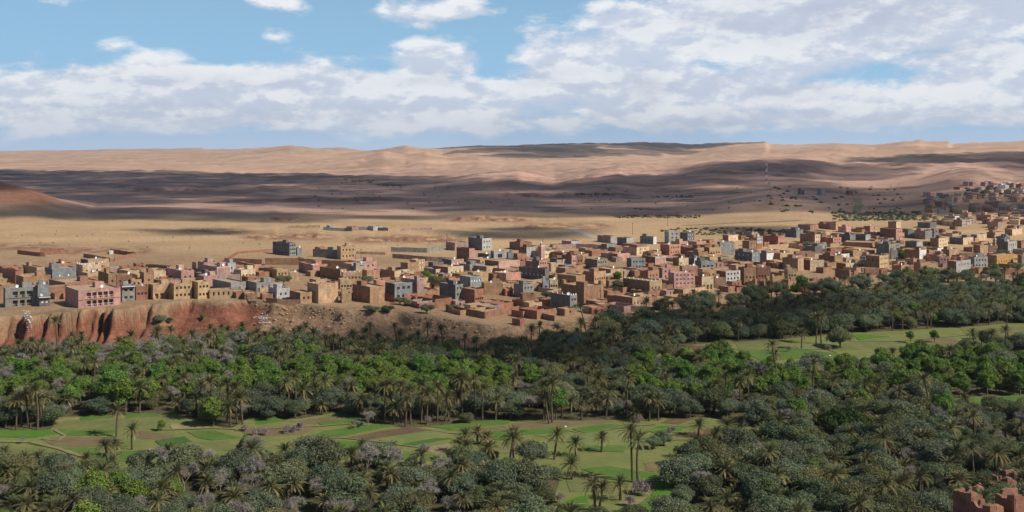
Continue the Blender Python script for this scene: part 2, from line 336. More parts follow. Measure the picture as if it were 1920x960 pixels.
CLOUDS = [  # outline of the shadow in the photograph, cloud base height, puff spacing, holes, label
 ([(-500,318),(-100,317),(300,322),(640,329),(850,333),(900,342),(1010,345),(1090,334),(1200,327),(1330,306),(1480,298),(1570,306),(1650,318),(1560,335),(1500,352),(1400,366),(1300,372),(1240,380),(1330,378),(1440,362),(1560,352),(1640,360),(1700,370),(1780,374),(1960,374),(2300,374),(2300,424),(1930,418),(1800,415),(1640,408),(1480,410),(1420,411),(1250,412),(1100,402),(960,395),(640,389),(470,385),(392,382),(300,370),(212,367),(206,386),(120,383),(70,362),(10,350),(-100,343),(-500,338)],
  2300, 120, [], 'broad grey cloud deck high over the middle of the plain'),
 ([(-500,388),(0,384),(120,384),(330,392),(480,398),(620,402),(760,405),(760,409),(600,414),(480,416),(300,413),(0,409),(-500,409)], 2300, 55, [], 'long thin cloud streak high above the near plain'),
 ([(800,268),(1000,264),(1280,264),(1340,270),(1300,279),(1180,286),(1000,294),(880,286),(830,278)], 2900, 260, [], 'flat cloud high over the dark mesa'),
 ([(1560,292),(1640,300),(1700,290),(1800,284),(1960,282),(2200,288),(2200,306),(1960,318),(1880,322),(1860,312),(1740,306),(1640,316),(1600,306)], 2500, 90, [], 'ragged cloud high over the right hand hills'),
 ([(610,640),(700,612),(800,608),(950,618),(1080,640),(1180,655),(1180,700),(1060,706),(900,690),(740,672),(640,668)], 1900, 16, [], 'small cloud high over the palm belt below the village'),
 ([(1120,600),(1300,590),(1440,572),(1540,570),(1560,600),(1440,625),(1280,640),(1150,640)], 1900, 16, [], 'small broken cloud high over the grove beside the ruins'),
 ([(820,428),(1000,424),(1080,430),(1010,446),(860,450)], 2000, 26, [], 'little cloud high over the plain behind the minaret'),
 ([(250,430),(360,427),(450,431),(430,437),(300,438)], 2000, 24, [], 'little flat cloud high over the golden plain'),
 ([(1270,424),(1440,424),(1480,432),(1440,440),(1300,438)], 2000, 24, [], 'little cloud high behind the town'),
]
def build_clouds():
    for poly, base, sp, holes, lab in CLOUDS:
        gp = []
        for i in range(len(poly)):
            (ax, ay), (bx, by) = poly[i], poly[(i+1) % len(poly)]
            for k in range(3):
                f = k/3; gp.append(G(ax+(bx-ax)*f, max(ay+(by-ay)*f, 266), 200, 12000, 700))
        gp = np.array(gp); x0, y0 = gp.min(0); x1, y1 = gp.max(0)
        xs = np.arange(x0, x1+sp, sp); ys = np.arange(y0, y1+sp, sp); X, Yg = np.meshgrid(xs, ys)
        X = X+RNG.uniform(-.4, .4, X.shape)*sp; Yg = Yg+RNG.uniform(-.4, .4, X.shape)*sp
        ok = in_poly(X, Yg, gp.tolist()); X = X[ok]; Yg = Yg[ok]
        V0, F0 = ICO1 if len(X) > 500 else ICO2
        k = base/SUN.z; n = len(X); rad = sp*RNG.uniform(.62, 1.0, n)
        cen = np.stack([X+SUN.x*k, Yg+SUN.y*k, base+RNG.uniform(0, .25, n)*sp], -1)
        V = V0[None]*rad[:, None, None]*np.array([1, 1, .55])*(1+.25*(RNG.random((n, len(V0), 1))-.5))+cen[:, None]
        Fc = (F0[None]+np.arange(n)[:, None, None]*len(V0)).reshape(-1, 3)
        tag(link('cloud', mesh('cloud', V.reshape(-1, 3), Fc, [CLOUD_MAT], smooth=True)), lab, 'cloud', None, 'stuff')
build_clouds()

# ------------------------------------------------------------------ fields on the valley floor
FIELD_COL = dict(green=(.085,.155,.034), bright=(.075,.17,.026), deep=(.055,.125,.034), pale=(.15,.19,.068), olive=(.14,.16,.06), brown=(.165,.125,.07), soil=(.13,.085,.055), straw=(.25,.21,.105), tan=(.24,.185,.11))
FIELDS = [('straw',[(102,789),(152,782),(152,786),(105,792)]),('green',[(152,781),(213,776),(216,783),(153,788)]),('green',[(233,776),(290,776),(300,782),(235,784)]),
('olive',[(99,795),(309,779),(320,783),(318,792),(222,806),(102,806)]),('bright',[(-60,808),(96,807),(108,814),(73,820),(-60,822)]),('green',[(102,808),(222,808),(213,817),(122,818)]),
('brown',[(79,823),(163,819),(210,820),(233,832),(163,838),(96,837)]),('green',[(52,832),(96,839),(190,840),(184,849),(125,849)]),('olive',[(-60,837),(58,843),(131,861),(-60,855)]),
('straw',[(-60,857),(146,868),(152,882),(-60,872)]),('deep',[(294,827),(344,820),(362,829),(306,839)]),('brown',[(262,808),(330,817),(324,822),(292,825),(242,817)]),
('green',[(350,811),(402,808),(449,822),(400,826),(365,820)]),('straw',[(318,795),(388,797),(394,801),(321,805)]),('olive',[(344,832),(432,825),(450,846),(350,846)]),
('green',[(170,852),(300,842),(310,858),(190,872)]),('green',[(480,781),(515,782),(538,791),(480,797)]),('brown',[(540,791),(655,778),(661,782),(590,796)]),('green',[(597,792),(681,784),(678,793),(602,798)]),
('brown',[(440,806),(480,802),(602,799),(567,815),(480,820)]),('green',[(608,808),(702,796),(745,798),(643,819),(565,826)]),('soil',[(643,822),(769,800),(804,807),(684,826)]),
('pale',[(710,826),(810,808),(839,813),(742,831)]),('bright',[(632,827),(672,828),(690,843),(632,843)]),('olive',[(538,832),(630,823),(630,845),(550,850)]),('green',[(801,800),(958,785),(958,794),(845,807)]),
('brown',[(847,808),(958,797),(958,805),(912,808)]),('green',[(914,811),(958,808),(975,826),(923,826)]),('deep',[(754,833),(815,823),(845,823),(772,838)]),('green',[(742,845),(824,855),(830,867),(757,864)]),
('tan',[(789,843),(842,832),(842,849),(818,852)]),('brown',[(960,794),(1141,788),(1152,792),(1047,801),(960,805)]),('green',[(977,808),(1030,802),(1075,808),(1030,813),(977,817)]),
('green',[(1074,805),(1141,795),(1176,800),(1132,807),(1097,813)]),('soil',[(1240,794),(1269,782),(1301,786),(1275,797)]),('bright',[(1214,808),(1237,800),(1292,799),(1275,808),(1228,813)]),
('soil',[(1255,816),(1304,809),(1351,802),(1336,823),(1275,820)]),('pale',[(1004,816),(1176,809),(1222,817),(1211,834),(1100,836),(1033,826)]),('green',[(1088,838),(1173,838),(1170,848),(1097,846)]),
('brown',[(1208,867),(1252,870),(1240,887),(1211,884)]),('green',[(1147,875),(1205,884),(1240,890),(1237,905),(1164,902),(1085,881)]),('bright',[(1220,910),(1260,906),(1272,931),(1217,931)]),
('bright',[(1060,940),(1103,928),(1100,950),(1033,955)]),('tan',[(1150,945),(1210,932),(1193,953)]),('green',[(1185,955),(1215,934),(1274,936),(1268,975),(1185,975)]),('olive',[(1060,890),(1140,893),(1150,920),(1070,925)]),
('green',[(1355,815),(1420,805),(1425,830),(1350,835)]),('olive',[(850,826),(910,815),(920,830),(1000,830),(1010,850),(860,852)]),
('green',[(1241,651),(1277,653),(1300,661),(1327,668),(1249,664)]),('soil',[(1279,647),(1331,651),(1331,662),(1301,659)]),('olive',[(1376,642),(1455,640),(1485,651),(1387,655)]),('green',[(1384,657),(1485,653),(1571,664),(1567,670),(1425,676)]),
('bright',[(1590,626),(1665,631),(1612,638)]),('olive',[(1590,643),(1698,640),(1698,655),(1560,656)]),('green',[(1700,644),(1762,647),(1807,653),(1699,655)]),('brown',[(1700,638),(1785,634),(1822,648),(1765,646)]),
('olive',[(1800,617),(1960,608),(1960,620),(1815,629)]),('brown',[(1830,631),(1960,623),(1960,630),(1850,640)]),('pale',[(1430,680),(1570,674),(1700,660),(1810,656),(1800,668),(1600,690),(1450,698)]),
('green',[(1744,752),(1960,739),(1960,764),(1747,768)]),('olive',[(1340,640),(1372,636),(1380,656),(1340,660)]),('pale',[(1490,648),(1560,642),(1590,640),(1560,652),(1500,656)])]
FIELD_BLOCKS = [[(-160,812),(95,806),(112,782),(330,776),(430,806),(470,782),(560,786),(640,772),(700,796),(760,803),(870,796),(1000,788),(1120,790),(1240,782),(1330,784),(1430,800),(1430,842),(1330,848),(1300,872),(1270,905),(1275,985),(1020,985),(1050,900),(1000,872),(900,868),(820,895),(760,880),(700,872),(560,864),(450,862),(330,872),(250,892),(120,895),(0,885),(-160,885)],
 [(1215,668),(1300,646),(1450,637),(1600,624),(1700,620),(1800,612),(2100,596),(2100,648),(1880,652),(1800,668),(1650,692),(1500,704),(1420,704),(1370,685),(1230,690)],
 [(1735,770),(1760,748),(2100,733),(2100,768),(1800,772)]]
def flat(px, py):                                   # on the level valley floor
    Y = EYE*F/(py-HZ); return (px-CX)/F*Y, Y
def build_fields():
    for i, (c, P) in enumerate(FIELDS):
        pts = []
        for k in range(len(P)):
            a = np.array(flat(*P[k])); b = np.array(flat(*P[(k+1) % len(P)])); n = max(2, int(np.linalg.norm(b-a)/4))
            for j in range(n):
                q = a+(b-a)*j/n; pts.append(q+RNG.normal(0, .3, 2))
        pts = np.array(pts); h = {'green': .17, 'bright': .2, 'deep': .22, 'pale': .16, 'olive': .14, 'straw': .16}.get(c, .11)+.006*(i % 7)
        n = len(pts); ar = .5*np.sum(pts[:, 0]*np.roll(pts[:, 1], -1)-pts[:, 1]*np.roll(pts[:, 0], -1))
        if ar < 0: pts = pts[::-1]
        V = [(x, y, h) for x, y in pts]+[(x, y, -.3) for x, y in pts]
        Fc = [tuple(range(n))]+[(k, k+n, (k+1) % n+n, (k+1) % n) for k in range(n)]
        m = field_mat('crop_'+c, FIELD_COL[c], i)
        tag(link('field', mesh('field', V, Fc, [m])), None, None, None, 'structure')
def field_mat(name, col, i):
    if name in MATS: return MATS[name]
    m = bpy.data.materials.new(name); m.use_nodes = True; t = NT(m.node_tree); b = t.n['Principled BSDF']; b.inputs['Roughness'].default_value = 1; b.inputs['Specular IOR Level'].default_value = .05
    g = t.new('ShaderNodeNewGeometry'); P = g.outputs['Position']
    f1 = t.noise(P, .12, 5, .65); f2 = t.noise(t.map(P, (.5, 3.0, 1)), .8, 4, .7)
    c = t.mix(t.mr(f1, .40, .66), col, tuple(np.clip(np.array(col)*(np.array([1.25, 1.08, 1.15]) if col[1] > col[0]*.9 else np.array([1.15, 1.22, 1.15]))+np.array([.015, .012, .006]), 0, 1)))
    s = t.new('ShaderNodeVectorMath', operation='SCALE'); t.l.new(c, s.inputs[0]); t.l.new(t.mr(f2, .25, .75, .72, 1.25), s.inputs['Scale']); t.l.new(s.outputs[0], b.inputs['Base Color'])
    bp = t.new('ShaderNodeBump'); bp.inputs['Strength'].default_value = .6; bp.inputs['Distance'].default_value = .3
    t.l.new(f2, bp.inputs['Height']); t.l.new(bp.outputs[0], b.inputs['Normal'])
    MATS[name] = m; return m
build_fields()
# the open farmland between the plots: short dry grass, one sheet for each block
for i, P in enumerate(FIELD_BLOCKS):
    pts = np.array([flat(*p) for p in P]); ar = .5*np.sum(pts[:, 0]*np.roll(pts[:, 1], -1)-pts[:, 1]*np.roll(pts[:, 0], -1))
    if ar < 0: pts = pts[::-1]
    tag(link('meadow', mesh('meadow', [(x, y, .06) for x, y in pts], [tuple(range(len(pts)))], [field_mat('dry_grass', (.155, .182, .06), 0)])), None, None, None, 'structure')
def ribbon(name, P, wd, z, mat, on_flat=True):
    pts = [np.array(flat(*p) if on_flat else G(*p)) for p in P]; V = []; Fc = []
    q = []
    for a, b in zip(pts[:-1], pts[1:]):
        n = max(2, int(np.linalg.norm(b-a)/5)); q += [a+(b-a)*k/n for k in range(n)]
    q.append(pts[-1]); q = np.array(q); t = np.gradient(q, axis=0); t /= np.linalg.norm(t, axis=1)[:, None]; nn = np.stack([-t[:, 1], t[:, 0]], -1)
    for k in range(len(q)):
        for s in (1, -1):
            p = q[k]+nn[k]*s*wd*.5*(1+.25*random.uniform(-1, 1)); V.append((p[0], p[1], z if on_flat else float(H(p[0], p[1]))+z))
    Fc = [(2*k, 2*k+1, 2*k+3, 2*k+2) for k in range(len(q)-1)]
    return tag(link(name, mesh(name, V, Fc, [mat])), None, None, None, 'structure')
PATH = surf('beaten_earth', (.23, .195, .105), .95, .2, .4, .2, 2)
for P, wd in (([(-60,828),(60,830),(110,842),(152,856),(190,870)],2.6),([(440,808),(480,806),(600,800),(684,794)],1.3),([(102,807),(122,818),(110,828),(79,824)],1.6),([(300,807),(345,806),(400,804),(450,806)],1.5),
  ([(560,822),(640,822),(700,828),(742,834),(800,842)],1.2),([(800,806),(842,813),(900,816),(925,830)],1.1),([(1040,804),(1075,810),(1100,816)],.9),([(1130,809),(1180,800),(1230,797)],1.1),([(1205,812),(1240,806),(1290,802)],.9),
  ([(1214,838),(1260,826),(1330,824)],1.2),([(1010,958),(1060,948),(1100,946)],1.5),([(1190,906),(1215,904),(1262,902)],1.1),([(1240,646),(1330,650),(1376,656),(1440,656),(1560,655)],1.6),([(1500,650),(1540,652),(1570,662)],1.6),([(1590,640),(1690,640),(1800,630),(1920,622)],1.5)):
    ribbon('field_path', P, wd*.6, .28, PATH)
ribbon('road', [(1068,428),(1085,434),(1102,440),(1122,447)], 9, .15, surf('pale_road', (.42, .37, .31), .9, .1), False)
ribbon('track', [(1280,423),(1340,420),(1400,417),(1450,416),(1500,413)], 9, .15, MATS['beaten_earth'], False)
ribbon('track', [(1600,412),(1604,400),(1610,385),(1606,372)], 9, .15, MATS['beaten_earth'], False)

# ------------------------------------------------------------------ houses
WALLC = dict(pink=(.47,.275,.225), salmon=(.44,.24,.17), ochre=(.455,.305,.175), deepochre=(.47,.28,.105), tan=(.42,.285,.175), mud=(.32,.19,.115), redmud=(.275,.145,.095), red=(.33,.15,.10), grey=(.25,.24,.22),
 lgrey=(.39,.375,.35), dgrey=(.165,.155,.15), bluegrey=(.24,.252,.25), blue=(.35,.40,.43), cream=(.57,.44,.29), white=(.68,.65,.60), olive=(.27,.245,.175), pinkgrey=(.33,.225,.195))
NICE = dict(pink='pink', salmon='salmon', ochre='ochre', deepochre='deep ochre', tan='tan', mud='brown mud', redmud='red-brown mud', red='brick red', grey='grey', lgrey='pale grey', dgrey='dark grey', bluegrey='blue-grey', blue='light blue', cream='cream', white='white', olive='olive grey', pinkgrey='dusky pink')
def wall_mat(c): return surf('render_'+c, WALLC[c], .95, .4, .5, .6, 1.6, orand=.13, huer=.01, streak=.2)
ROOF = surf('roof_earth', (.40, .30, .20), .95, .25, .4, .3, 1.5, orand=.12)
GLASS = surf('window_dark', (.035, .035, .04), .35, 0, 1, 0)
FRAMES = {k: surf('frame_'+k, c, .7, 0, 1, 0) for k, c in dict(brown=(.14,.075,.04), white=(.7,.69,.66), blue=(.14,.24,.36), pale=(.45,.36,.24)).items()}
def window_mesh(kind):
    b = MB(); fr = FRAMES[kind]
    b.quad((0, .06, 0), (1, .06, 0), (1, .06, 1), (0, .06, 1), 1)
    for (x0, x1, z0, z1) in ((0, 1, 0, .08), (0, 1, .92, 1), (0, .09, .08, .92), (.91, 1, .08, .92), (.46, .54, .08, .92)): b.box(x0, x1, 0, .05, z0, z1, 0)
    return b.mesh('window', [fr, GLASS])
WIN = {k: window_mesh(k) for k in FRAMES}
b = MB(); b.quad((0, .05, 0), (1, .05, 0), (1, .05, 1), (0, .05, 1), 0); b.box(0, 1, 0, .045, .47, .53, 1); WIN['shutter'] = b.mesh('window', [surf('window_white', (.82, .82, .8), .6, 0, 1, 0), FRAMES['pale']])  # window filled with a flat white pane and a pale crossbar
b = MB(); b.box(0, 1, 0, .06, 0, 1, 0); b.box(.06, .48, -.03, 0, .05, .95, 1); b.box(.52, .94, -.03, 0, .05, .95, 1); DOOR = b.mesh('door', [FRAMES['brown'], surf('door_green', (.10, .16, .13), .6, 0, 1, 0)])
def unit_box(mat, nm):
    b = MB(); b.box(-.5, .5, -.5, .5, 0, 1); return b.mesh(nm, [mat])
def dish_mesh():
    b = MB(); b.bar((0, 0, 0), (0, 0, .8), .05, .05, 4); c = []
    for k, (r, d) in enumerate(((0, .16), (.35, .11), (.62, 0))):
        for i in range(8):
            a = math.pi*2*i/8; c.append((r*math.cos(a), -.25+d, 1.0+r*math.sin(a)))
    n = len(b.v); b.v += c
    for k in range(2):
        for i in range(8): b.f.append((n+k*8+i, n+k*8+(i+1) % 8, n+k*8+8+(i+1) % 8, n+k*8+8+i)); b.m.append(0)
    return b.mesh('satellite_dish', [surf('dish_white', (.78, .78, .76), .5, 0, 1, 0)])
DISH = dish_mesh(); TANKM = None
MERL = {}; ROOMS = {}
HOUSES = []
def facade(b, o, t, n, ln, h, ops, mi, back=None):
    """wall from o along t, outward normal n; ops: (s0, s1, z0, z1, depth, closed) become real recesses"""
    S = sorted({0, ln, *[q for p in ops for q in p[:2]]}); Z = sorted({-1.5, h, *[q for p in ops for q in p[2:4]]})
    P = lambda s, z, d=0: (o[0]+t[0]*s-n[0]*d, o[1]+t[1]*s-n[1]*d, o[2]+z)
    for s0, s1 in zip(S[:-1], S[1:]):
        for z0, z1 in zip(Z[:-1], Z[1:]):
            sm, zm = (s0+s1)/2, (z0+z1)/2
            if not any(p[0] < sm < p[1] and p[2] < zm < p[3] for p in ops): b.quad(P(s0, z0), P(s1, z0), P(s1, z1), P(s0, z1), mi)
    for s0, s1, z0, z1, d, closed in ops:
        b.quad(P(s0, z0), P(s1, z0), P(s1, z0, d), P(s0, z0, d), mi); b.quad(P(s0, z1), P(s0, z1, d), P(s1, z1, d), P(s1, z1), mi)
        b.quad(P(s0, z0), P(s0, z0, d), P(s0, z1, d), P(s0, z1), mi); b.quad(P(s1, z0), P(s1, z1), P(s1, z1, d), P(s1, z0, d), mi)
        if closed: b.quad(P(s0, z0, d), P(s1, z0, d), P(s1, z1, d), P(s0, z1, d), mi)
def grid_ops(ln, h, rows, cols, ww, wh, depth, storey=3.0, closed=False, m0=None):
    ops = []; cols = min(cols, max(1, int(ln/(ww*1.35)))); gap = (ln-cols*ww)/(cols+1)
    if gap < .15: return ops
    st = (h-.7)/rows
    for r in range(rows):
        z0 = r*st+st*.42 if not m0 else r*st+m0
        z1 = min(z0+wh, (r+1)*st-.15)
        for c in range(cols): s0 = gap+c*(ww+gap); ops.append((s0, s0+ww, z0, z1, depth, closed))
    return ops
_gc = {}
def place(xl, xc, xr, yb, yt, th0=41., depth=None):
    u = lambda p: (p-CX)/F
    cx, cy = G(xc, yb, 400, 2600, 900); h = (yb-yt)/F*cy
    def solve(th, tx, ty, ut): return (ut*cy-cx)/(tx-ut*ty)
    th = R(th0); b = solve(th, -math.sin(th), math.cos(th), u(xl))
    if b < 5 or b > 20 or not math.isfinite(b):
        tb = 7. if b < 5 else 20.; best = None
        for q in np.linspace(-15, 66, 82):
            t_ = R(q); ex, ey = cx-math.sin(t_)*tb, cy+math.cos(t_)*tb; e = abs(CX+F*ex/ey-xl)
            if best is None or e < best[0]: best = (e, t_)
        th = best[1]; b = tb
    a = solve(th, math.cos(th), math.sin(th), u(xr))
    if a < 2.5 or not math.isfinite(a): a = 2.5
    return cx, cy, th, min(a, 45.), b, h
HOUSE_N = 0
def house(xl, xc, xr, yb, yt, c, front=None, win=(0, 0), lwin=(0, 0), wk='brown', ww=.95, wh=1.15, style='', desc=None, name='house', room=None, merl=None, landmark=None, th=None, roof=None, court=False):
    global HOUSE_N; HOUSE_N += 1; rs = random.Random(HOUSE_N*13+5)
    cx, cy, t, a, bdep, h = place(xl, xc, xr, yb, yt, th if th is not None else 41+rs.uniform(-4, 4))
    h = max(h, 2.2); tf = (math.cos(t), math.sin(t)); nf = (math.sin(t), -math.cos(t)); tl = (-math.sin(t), math.cos(t))
    z = float(min(H(cx, cy), H(cx+tf[0]*a, cy+tf[1]*a)))
    root = bpy.data.objects.new(name, None); COL.objects.link(root); root.location = (cx, cy, float(H(cx, cy, False))); root.rotation_euler = (0, 0, t); root.empty_display_size = 2
    sink = 1.5; b = MB(); front = front or c
    # local frame: front wall along +x at y=0, house runs back to y=bdep
    fops = []; lops = []; par = .55 if h > 3 else .3
    if style == 'gallery': fops = grid_ops(a*.70, h, 2, 6 if a > 15 else 4, a*.70/(6 if a > 15 else 4)*.86, 2.6, 1.7, closed=True, m0=.35); fops = [(p[0]+a*.16, p[1]+a*.16, *p[2:]) for p in fops]
    elif style == 'arcade': fops = grid_ops(a, h*.55, 1, 4, a/5.2, h*.36, 1.2, closed=True, m0=.25)
    elif win[0]: fops = grid_ops(a, h, *win, ww, wh, .28)
    if lwin[0]: lops = grid_ops(bdep, h, *lwin, ww, wh, .28)
    door = None
    if style not in ('gallery', 'arcade') and not court and a > 5 and rs.random() < .45:
        s0 = a*rs.choice((.12, .5, .8)); dr = (s0, s0+1.2, 0, 2.1, .25, False)
        if not any(p[0] < dr[1]+.1 and p[1] > dr[0]-.1 and p[2] < 2.2 for p in fops): fops.append(dr); door = dr
    facade(b, (0, 0, 0), (1, 0), (0, -1), a, h, fops, 1)
    facade(b, (0, bdep, 0), (0, -1), (-1, 0), bdep, h, [(bdep-p[1], bdep-p[0], *p[2:]) for p in lops], 0)
    facade(b, (a, 0, 0), (0, 1), (1, 0), bdep, h, [], 0); facade(b, (a, bdep, 0), (-1, 0), (0, 1), a, h, [], 0)
    w_ = .32; zi = -1.2 if court else h-par                     # parapet, and its inner faces down to the roof
    O = [(0, 0), (a, 0), (a, bdep), (0, bdep)]; I = [(w_, w_), (a-w_, w_), (a-w_, bdep-w_), (w_, bdep-w_)]
    dz = [rs.uniform(-.06, .06) for _ in range(4)] if not court else [rs.uniform(-.5, .1) for _ in range(4)]
    for k in range(4):
        k2 = (k+1) % 4; m = 1 if k == 0 else 0
        b.quad((*O[k], h), (*O[k2], h), (*I[k2], h), (*I[k], h), m); b.quad((*I[k], h), (*I[k2], h), (*I[k2], zi), (*I[k], zi), 0)
    mats = [wall_mat(c), wall_mat(front)]
    link('wall', b.mesh('wall', mats), root)
    rf = root
    if not court:
        q = MB(); q.quad((w_-.05, w_-.05, zi), (a-w_+.05, w_-.05, zi), (a-w_+.05, bdep-w_+.05, zi), (w_-.05, bdep-w_+.05, zi)); rf = link('roof', q.mesh('roof', [roof or ROOF]), root)
    nw = 0
    for s0, s1, z0, z1, d, cl in fops:
        if cl: continue
        if door and (s0, z0) == (door[0], door[2]): link('door', DOOR, root, (s0, d-.03, z0), 0, (s1-s0, 1, z1-z0)); continue
        link('window', WIN[wk], root, (s0, d-.05, z0), 0, (s1-s0, 1, z1-z0)); nw += 1
    for s0, s1, z0, z1, d, cl in lops: link('window', WIN[wk], root, (d-.05, s1, z0), -math.pi/2, (s1-s0, 1, z1-z0))
    if style == 'gallery':
        gx0, gx1 = fops[0][0], fops[-1][1]
        for zz in sorted({p[2] for p in fops}):
            r = MB()
            r.box(gx0, gx1, -.06, .03, zz+.92, zz+1.0)
            for k in range(int((gx1-gx0)/.9)+1): r.box(gx0+k*.9, gx0+k*.9+.07, -.045, .015, zz-.02, zz+.93)
            link('railing', r.mesh('railing', [FRAMES['white'] if c == 'pink' else FRAMES['pale']]), root)
        sl_ = MB(); sl_.box(-.1, a+.1, -.35, -.004, h*.5-.22, h*.5-.02); link('balcony_slab', sl_.mesh('balcony_slab', [wall_mat(front)]), root)
        for k in range(5):
            q = MB(); s0 = gx0+(gx1-gx0)*(k+.5)/5; q.box(s0, s0+1.0, 1.55, 1.66, .4, 2.4); link('door', q.mesh('door', [FRAMES['brown']]), root)
    if style == 'band':
        q = MB(); q.box(-.06, a+.06, -.08, -.003, h*.70, h*.70+.22); link('cornice', q.mesh('cornice', [FRAMES['pale']]), root)
    if style == 'awning':
        q = MB(); q.box(-.2, a+.2, -1.4, -.003, h-.45, h-.3); link('awning', q.mesh('awning', [FRAMES['white']]), root)
    if style == 'towers':
        for (tx, ty) in ((-.35, -.35), (a-1.7, -.35), (-.35, bdep-1.9)):
            q = MB(); n0 = len(q.v); x0, y0, s, hh = tx, ty, 2.3, h+1.9
            q.v += [(x0, y0, -1.5), (x0+s, y0, -1.5), (x0+s, y0+s, -1.5), (x0, y0+s, -1.5), (x0+.3, y0+.3, hh), (x0+s-.3, y0+.3, hh), (x0+s-.3, y0+s-.3, hh), (x0+.3, y0+s-.3, hh)]
            for f in ((4, 5, 6, 7), (0, 1, 5, 4), (1, 2, 6, 5), (2, 3, 7, 6), (3, 0, 4, 7)): q.f.append(tuple(n0+i for i in f)); q.m.append(0)
            link('corner_tower', q.mesh('corner_tower', [wall_mat(c)]), root)
    if style == 'trim':
        q = MB(); q.box(-.05, a+.05, -.06, -.003, h-.25, h+.04); q.box(-.05, .2, -.06, -.003, -.5, h-.26); q.box(a-.2, a+.05, -.06, -.003, -.5, h-.26); link('trim', q.mesh('trim', [FRAMES['white']]), root)
    if merl:
        k = ('m', merl)
        if k not in MERL:
            q = MB(); n0 = 0; q.v += [(-.42, -.16, 0), (.42, -.16, 0), (.42, .16, 0), (-.42, .16, 0), (-.10, -.14, .85), (.10, -.14, .85), (.10, .14, .85), (-.10, .14, .85)]
            for f in ((4, 5, 6, 7), (0, 1, 5, 4), (1, 2, 6, 5), (2, 3, 7, 6), (3, 0, 4, 7)): q.f.append(f); q.m.append(0)
            MERL[k] = q.mesh('merlon', [FRAMES['white'] if merl == 'white' else wall_mat(c)])
        n = max(3, int(a/2.4))
        for i in range(n): link('merlon', MERL[k], root, ((i+.5)*a/n, .16, h-.01))
        n = max(2, int(bdep/2.8))
        for i in range(n): link('merlon', MERL[k], root, (.16, (i+.7)*bdep/n, h-.01), math.pi/2)
    if not court and room is not False and (room or (h > 4.5 and rs.random() < .5)):
        if (c, 'r') not in ROOMS: ROOMS[(c, 'r')] = unit_box(wall_mat(c), 'stair_room')
        rw, rd, rh = min(a*.4, 4.0), min(bdep*.45, 4.0), 2.3
        link('stair_room', ROOMS[(c, 'r')], rf, (a*rs.choice((.3, .7)), bdep*rs.choice((.35, .7)), h-par-.02), 0, (rw, rd, rh))
    if not court and h > 4 and rs.random() < .5:
        link('satellite_dish', DISH, rf, (a*rs.uniform(.2, .8), bdep*rs.uniform(.15, .4), h-par), rs.uniform(-.6, .6), 1.2)
    st = max(1, round(h/3.3)); fs = front if front != c else c
    if not desc:
        size = 'low' if st == 1 else ('two-storey' if st == 2 else 'tall')
        feat = ''
        if style == 'towers': feat = ' with corner towers'
        elif merl: feat = ' with toothed parapet'
        elif wk == 'shutter' and nw: feat = ' with white windows'
        elif nw > 5: feat = ' with rows of windows'
        elif nw: feat = ' with small windows'
        elif front != c: feat = ' with %s front' % NICE[front]
        elif st == 1 and not court: feat = ' with flat roof'
        kind = 'walled courtyard' if court else 'house'
        desc = '%s %s %s%s' % (size, NICE[c], kind, feat)
    HOUSES.append(dict(o=root, px=(xl+xr)/2, py=(yb+yt)/2, desc=desc, lm=landmark, court=court, foot=(cx+tf[0]*a/2+tl[0]*bdep/2, cy+tf[1]*a/2+tl[1]*bdep/2, max(a, bdep)/2)))
    root['category'] = 'courtyard' if court else 'house'
    root['group'] = 'houses of the village'
    return root
h_ = house
# --- the western end of the village, on the cliff edge
h_(6,10,72,577,541,'grey',style='gallery',desc='grey two-storey building with open galleries at the cliff edge',name='galleried_building',landmark='grey galleried building')
h_(69,71,92,574,534,'bluegrey'); h_(73,74,94,575,556,'dgrey',win=(1,2),wk='shutter',style='awning',desc='dark shed with a white awning beside the grey galleried building',name='shed',landmark='')
h_(122,147,226,578,545,'pink',style='gallery',merl=None,desc='long pink two-storey building with arcaded front at the cliff edge',name='arcaded_building',landmark='pink arcaded building')
h_(-15,-10,7,566,537,'mud'); h_(30,44,95,546,519,'mud',win=(1,5)); h_(4,29,33,534,508,'redmud'); h_(-5,-4,29,534,523,'tan'); h_(42,69,83,520,501,'tan',room=True)
h_(84,98,143,529,504,'bluegrey',win=(1,2),wk='shutter',desc='large blue-grey block with two white windows',landmark='blue-grey block with two white windows')
h_(92,105,137,512,495,'red',room=True); h_(143,155,190,519,497,'cream',win=(1,3),merl='white'); h_(152,164,183,530,512,'tan',win=(1,3)); h_(92,122,184,552,530,'redmud'); h_(88,92,128,560,538,'mud')
h_(184,203,218,540,513,'mud',win=(1,1)); h_(217,219,248,538,516,'redmud',win=(1,3)); h_(244,246,266,539,524,'tan',win=(1,2)); h_(226,229,253,566,536,'grey',win=(2,2),style='awning',ww=1.3)
h_(253,255,278,563,537,'redmud',win=(1,3)); h_(278,287,320,562,534,'ochre',style='arcade',desc='ochre house with ground floor arches above the scarp',landmark='ochre house with arches'); h_(319,326,360,562,532,'ochre',win=(2,4))
h_(360,371,393,561,529,'ochre',win=(2,3)); h_(391,393,436,560,544,'tan',win=(1,4),ww=.8,wh=1.6); h_(435,437,457,558,546,'red'); h_(312,340,364,530,508,'pink',win=(1,2),merl='own'); h_(273,318,321,511,499,'mud')
h_(262,270,288,538,511,'mud',win=(1,1)); h_(287,289,311,528,510,'cream'); h_(379,407,432,524,501,'pink',style='trim',desc='pink house with white edging on its blank front',landmark='pink house with white edging'); h_(364,380,394,530,513,'dgrey','bluegrey')
h_(419,427,442,512,493,'lgrey',win=(1,1)); h_(393,409,450,534,517,'pinkgrey',win=(1,1)); h_(440,452,479,527,506,'cream',win=(1,4),room=True); h_(360,368,392,507,492,'tan'); h_(398,433,461,547,530,'grey'); h_(461,481,516,548,530,'grey',win=(1,2))
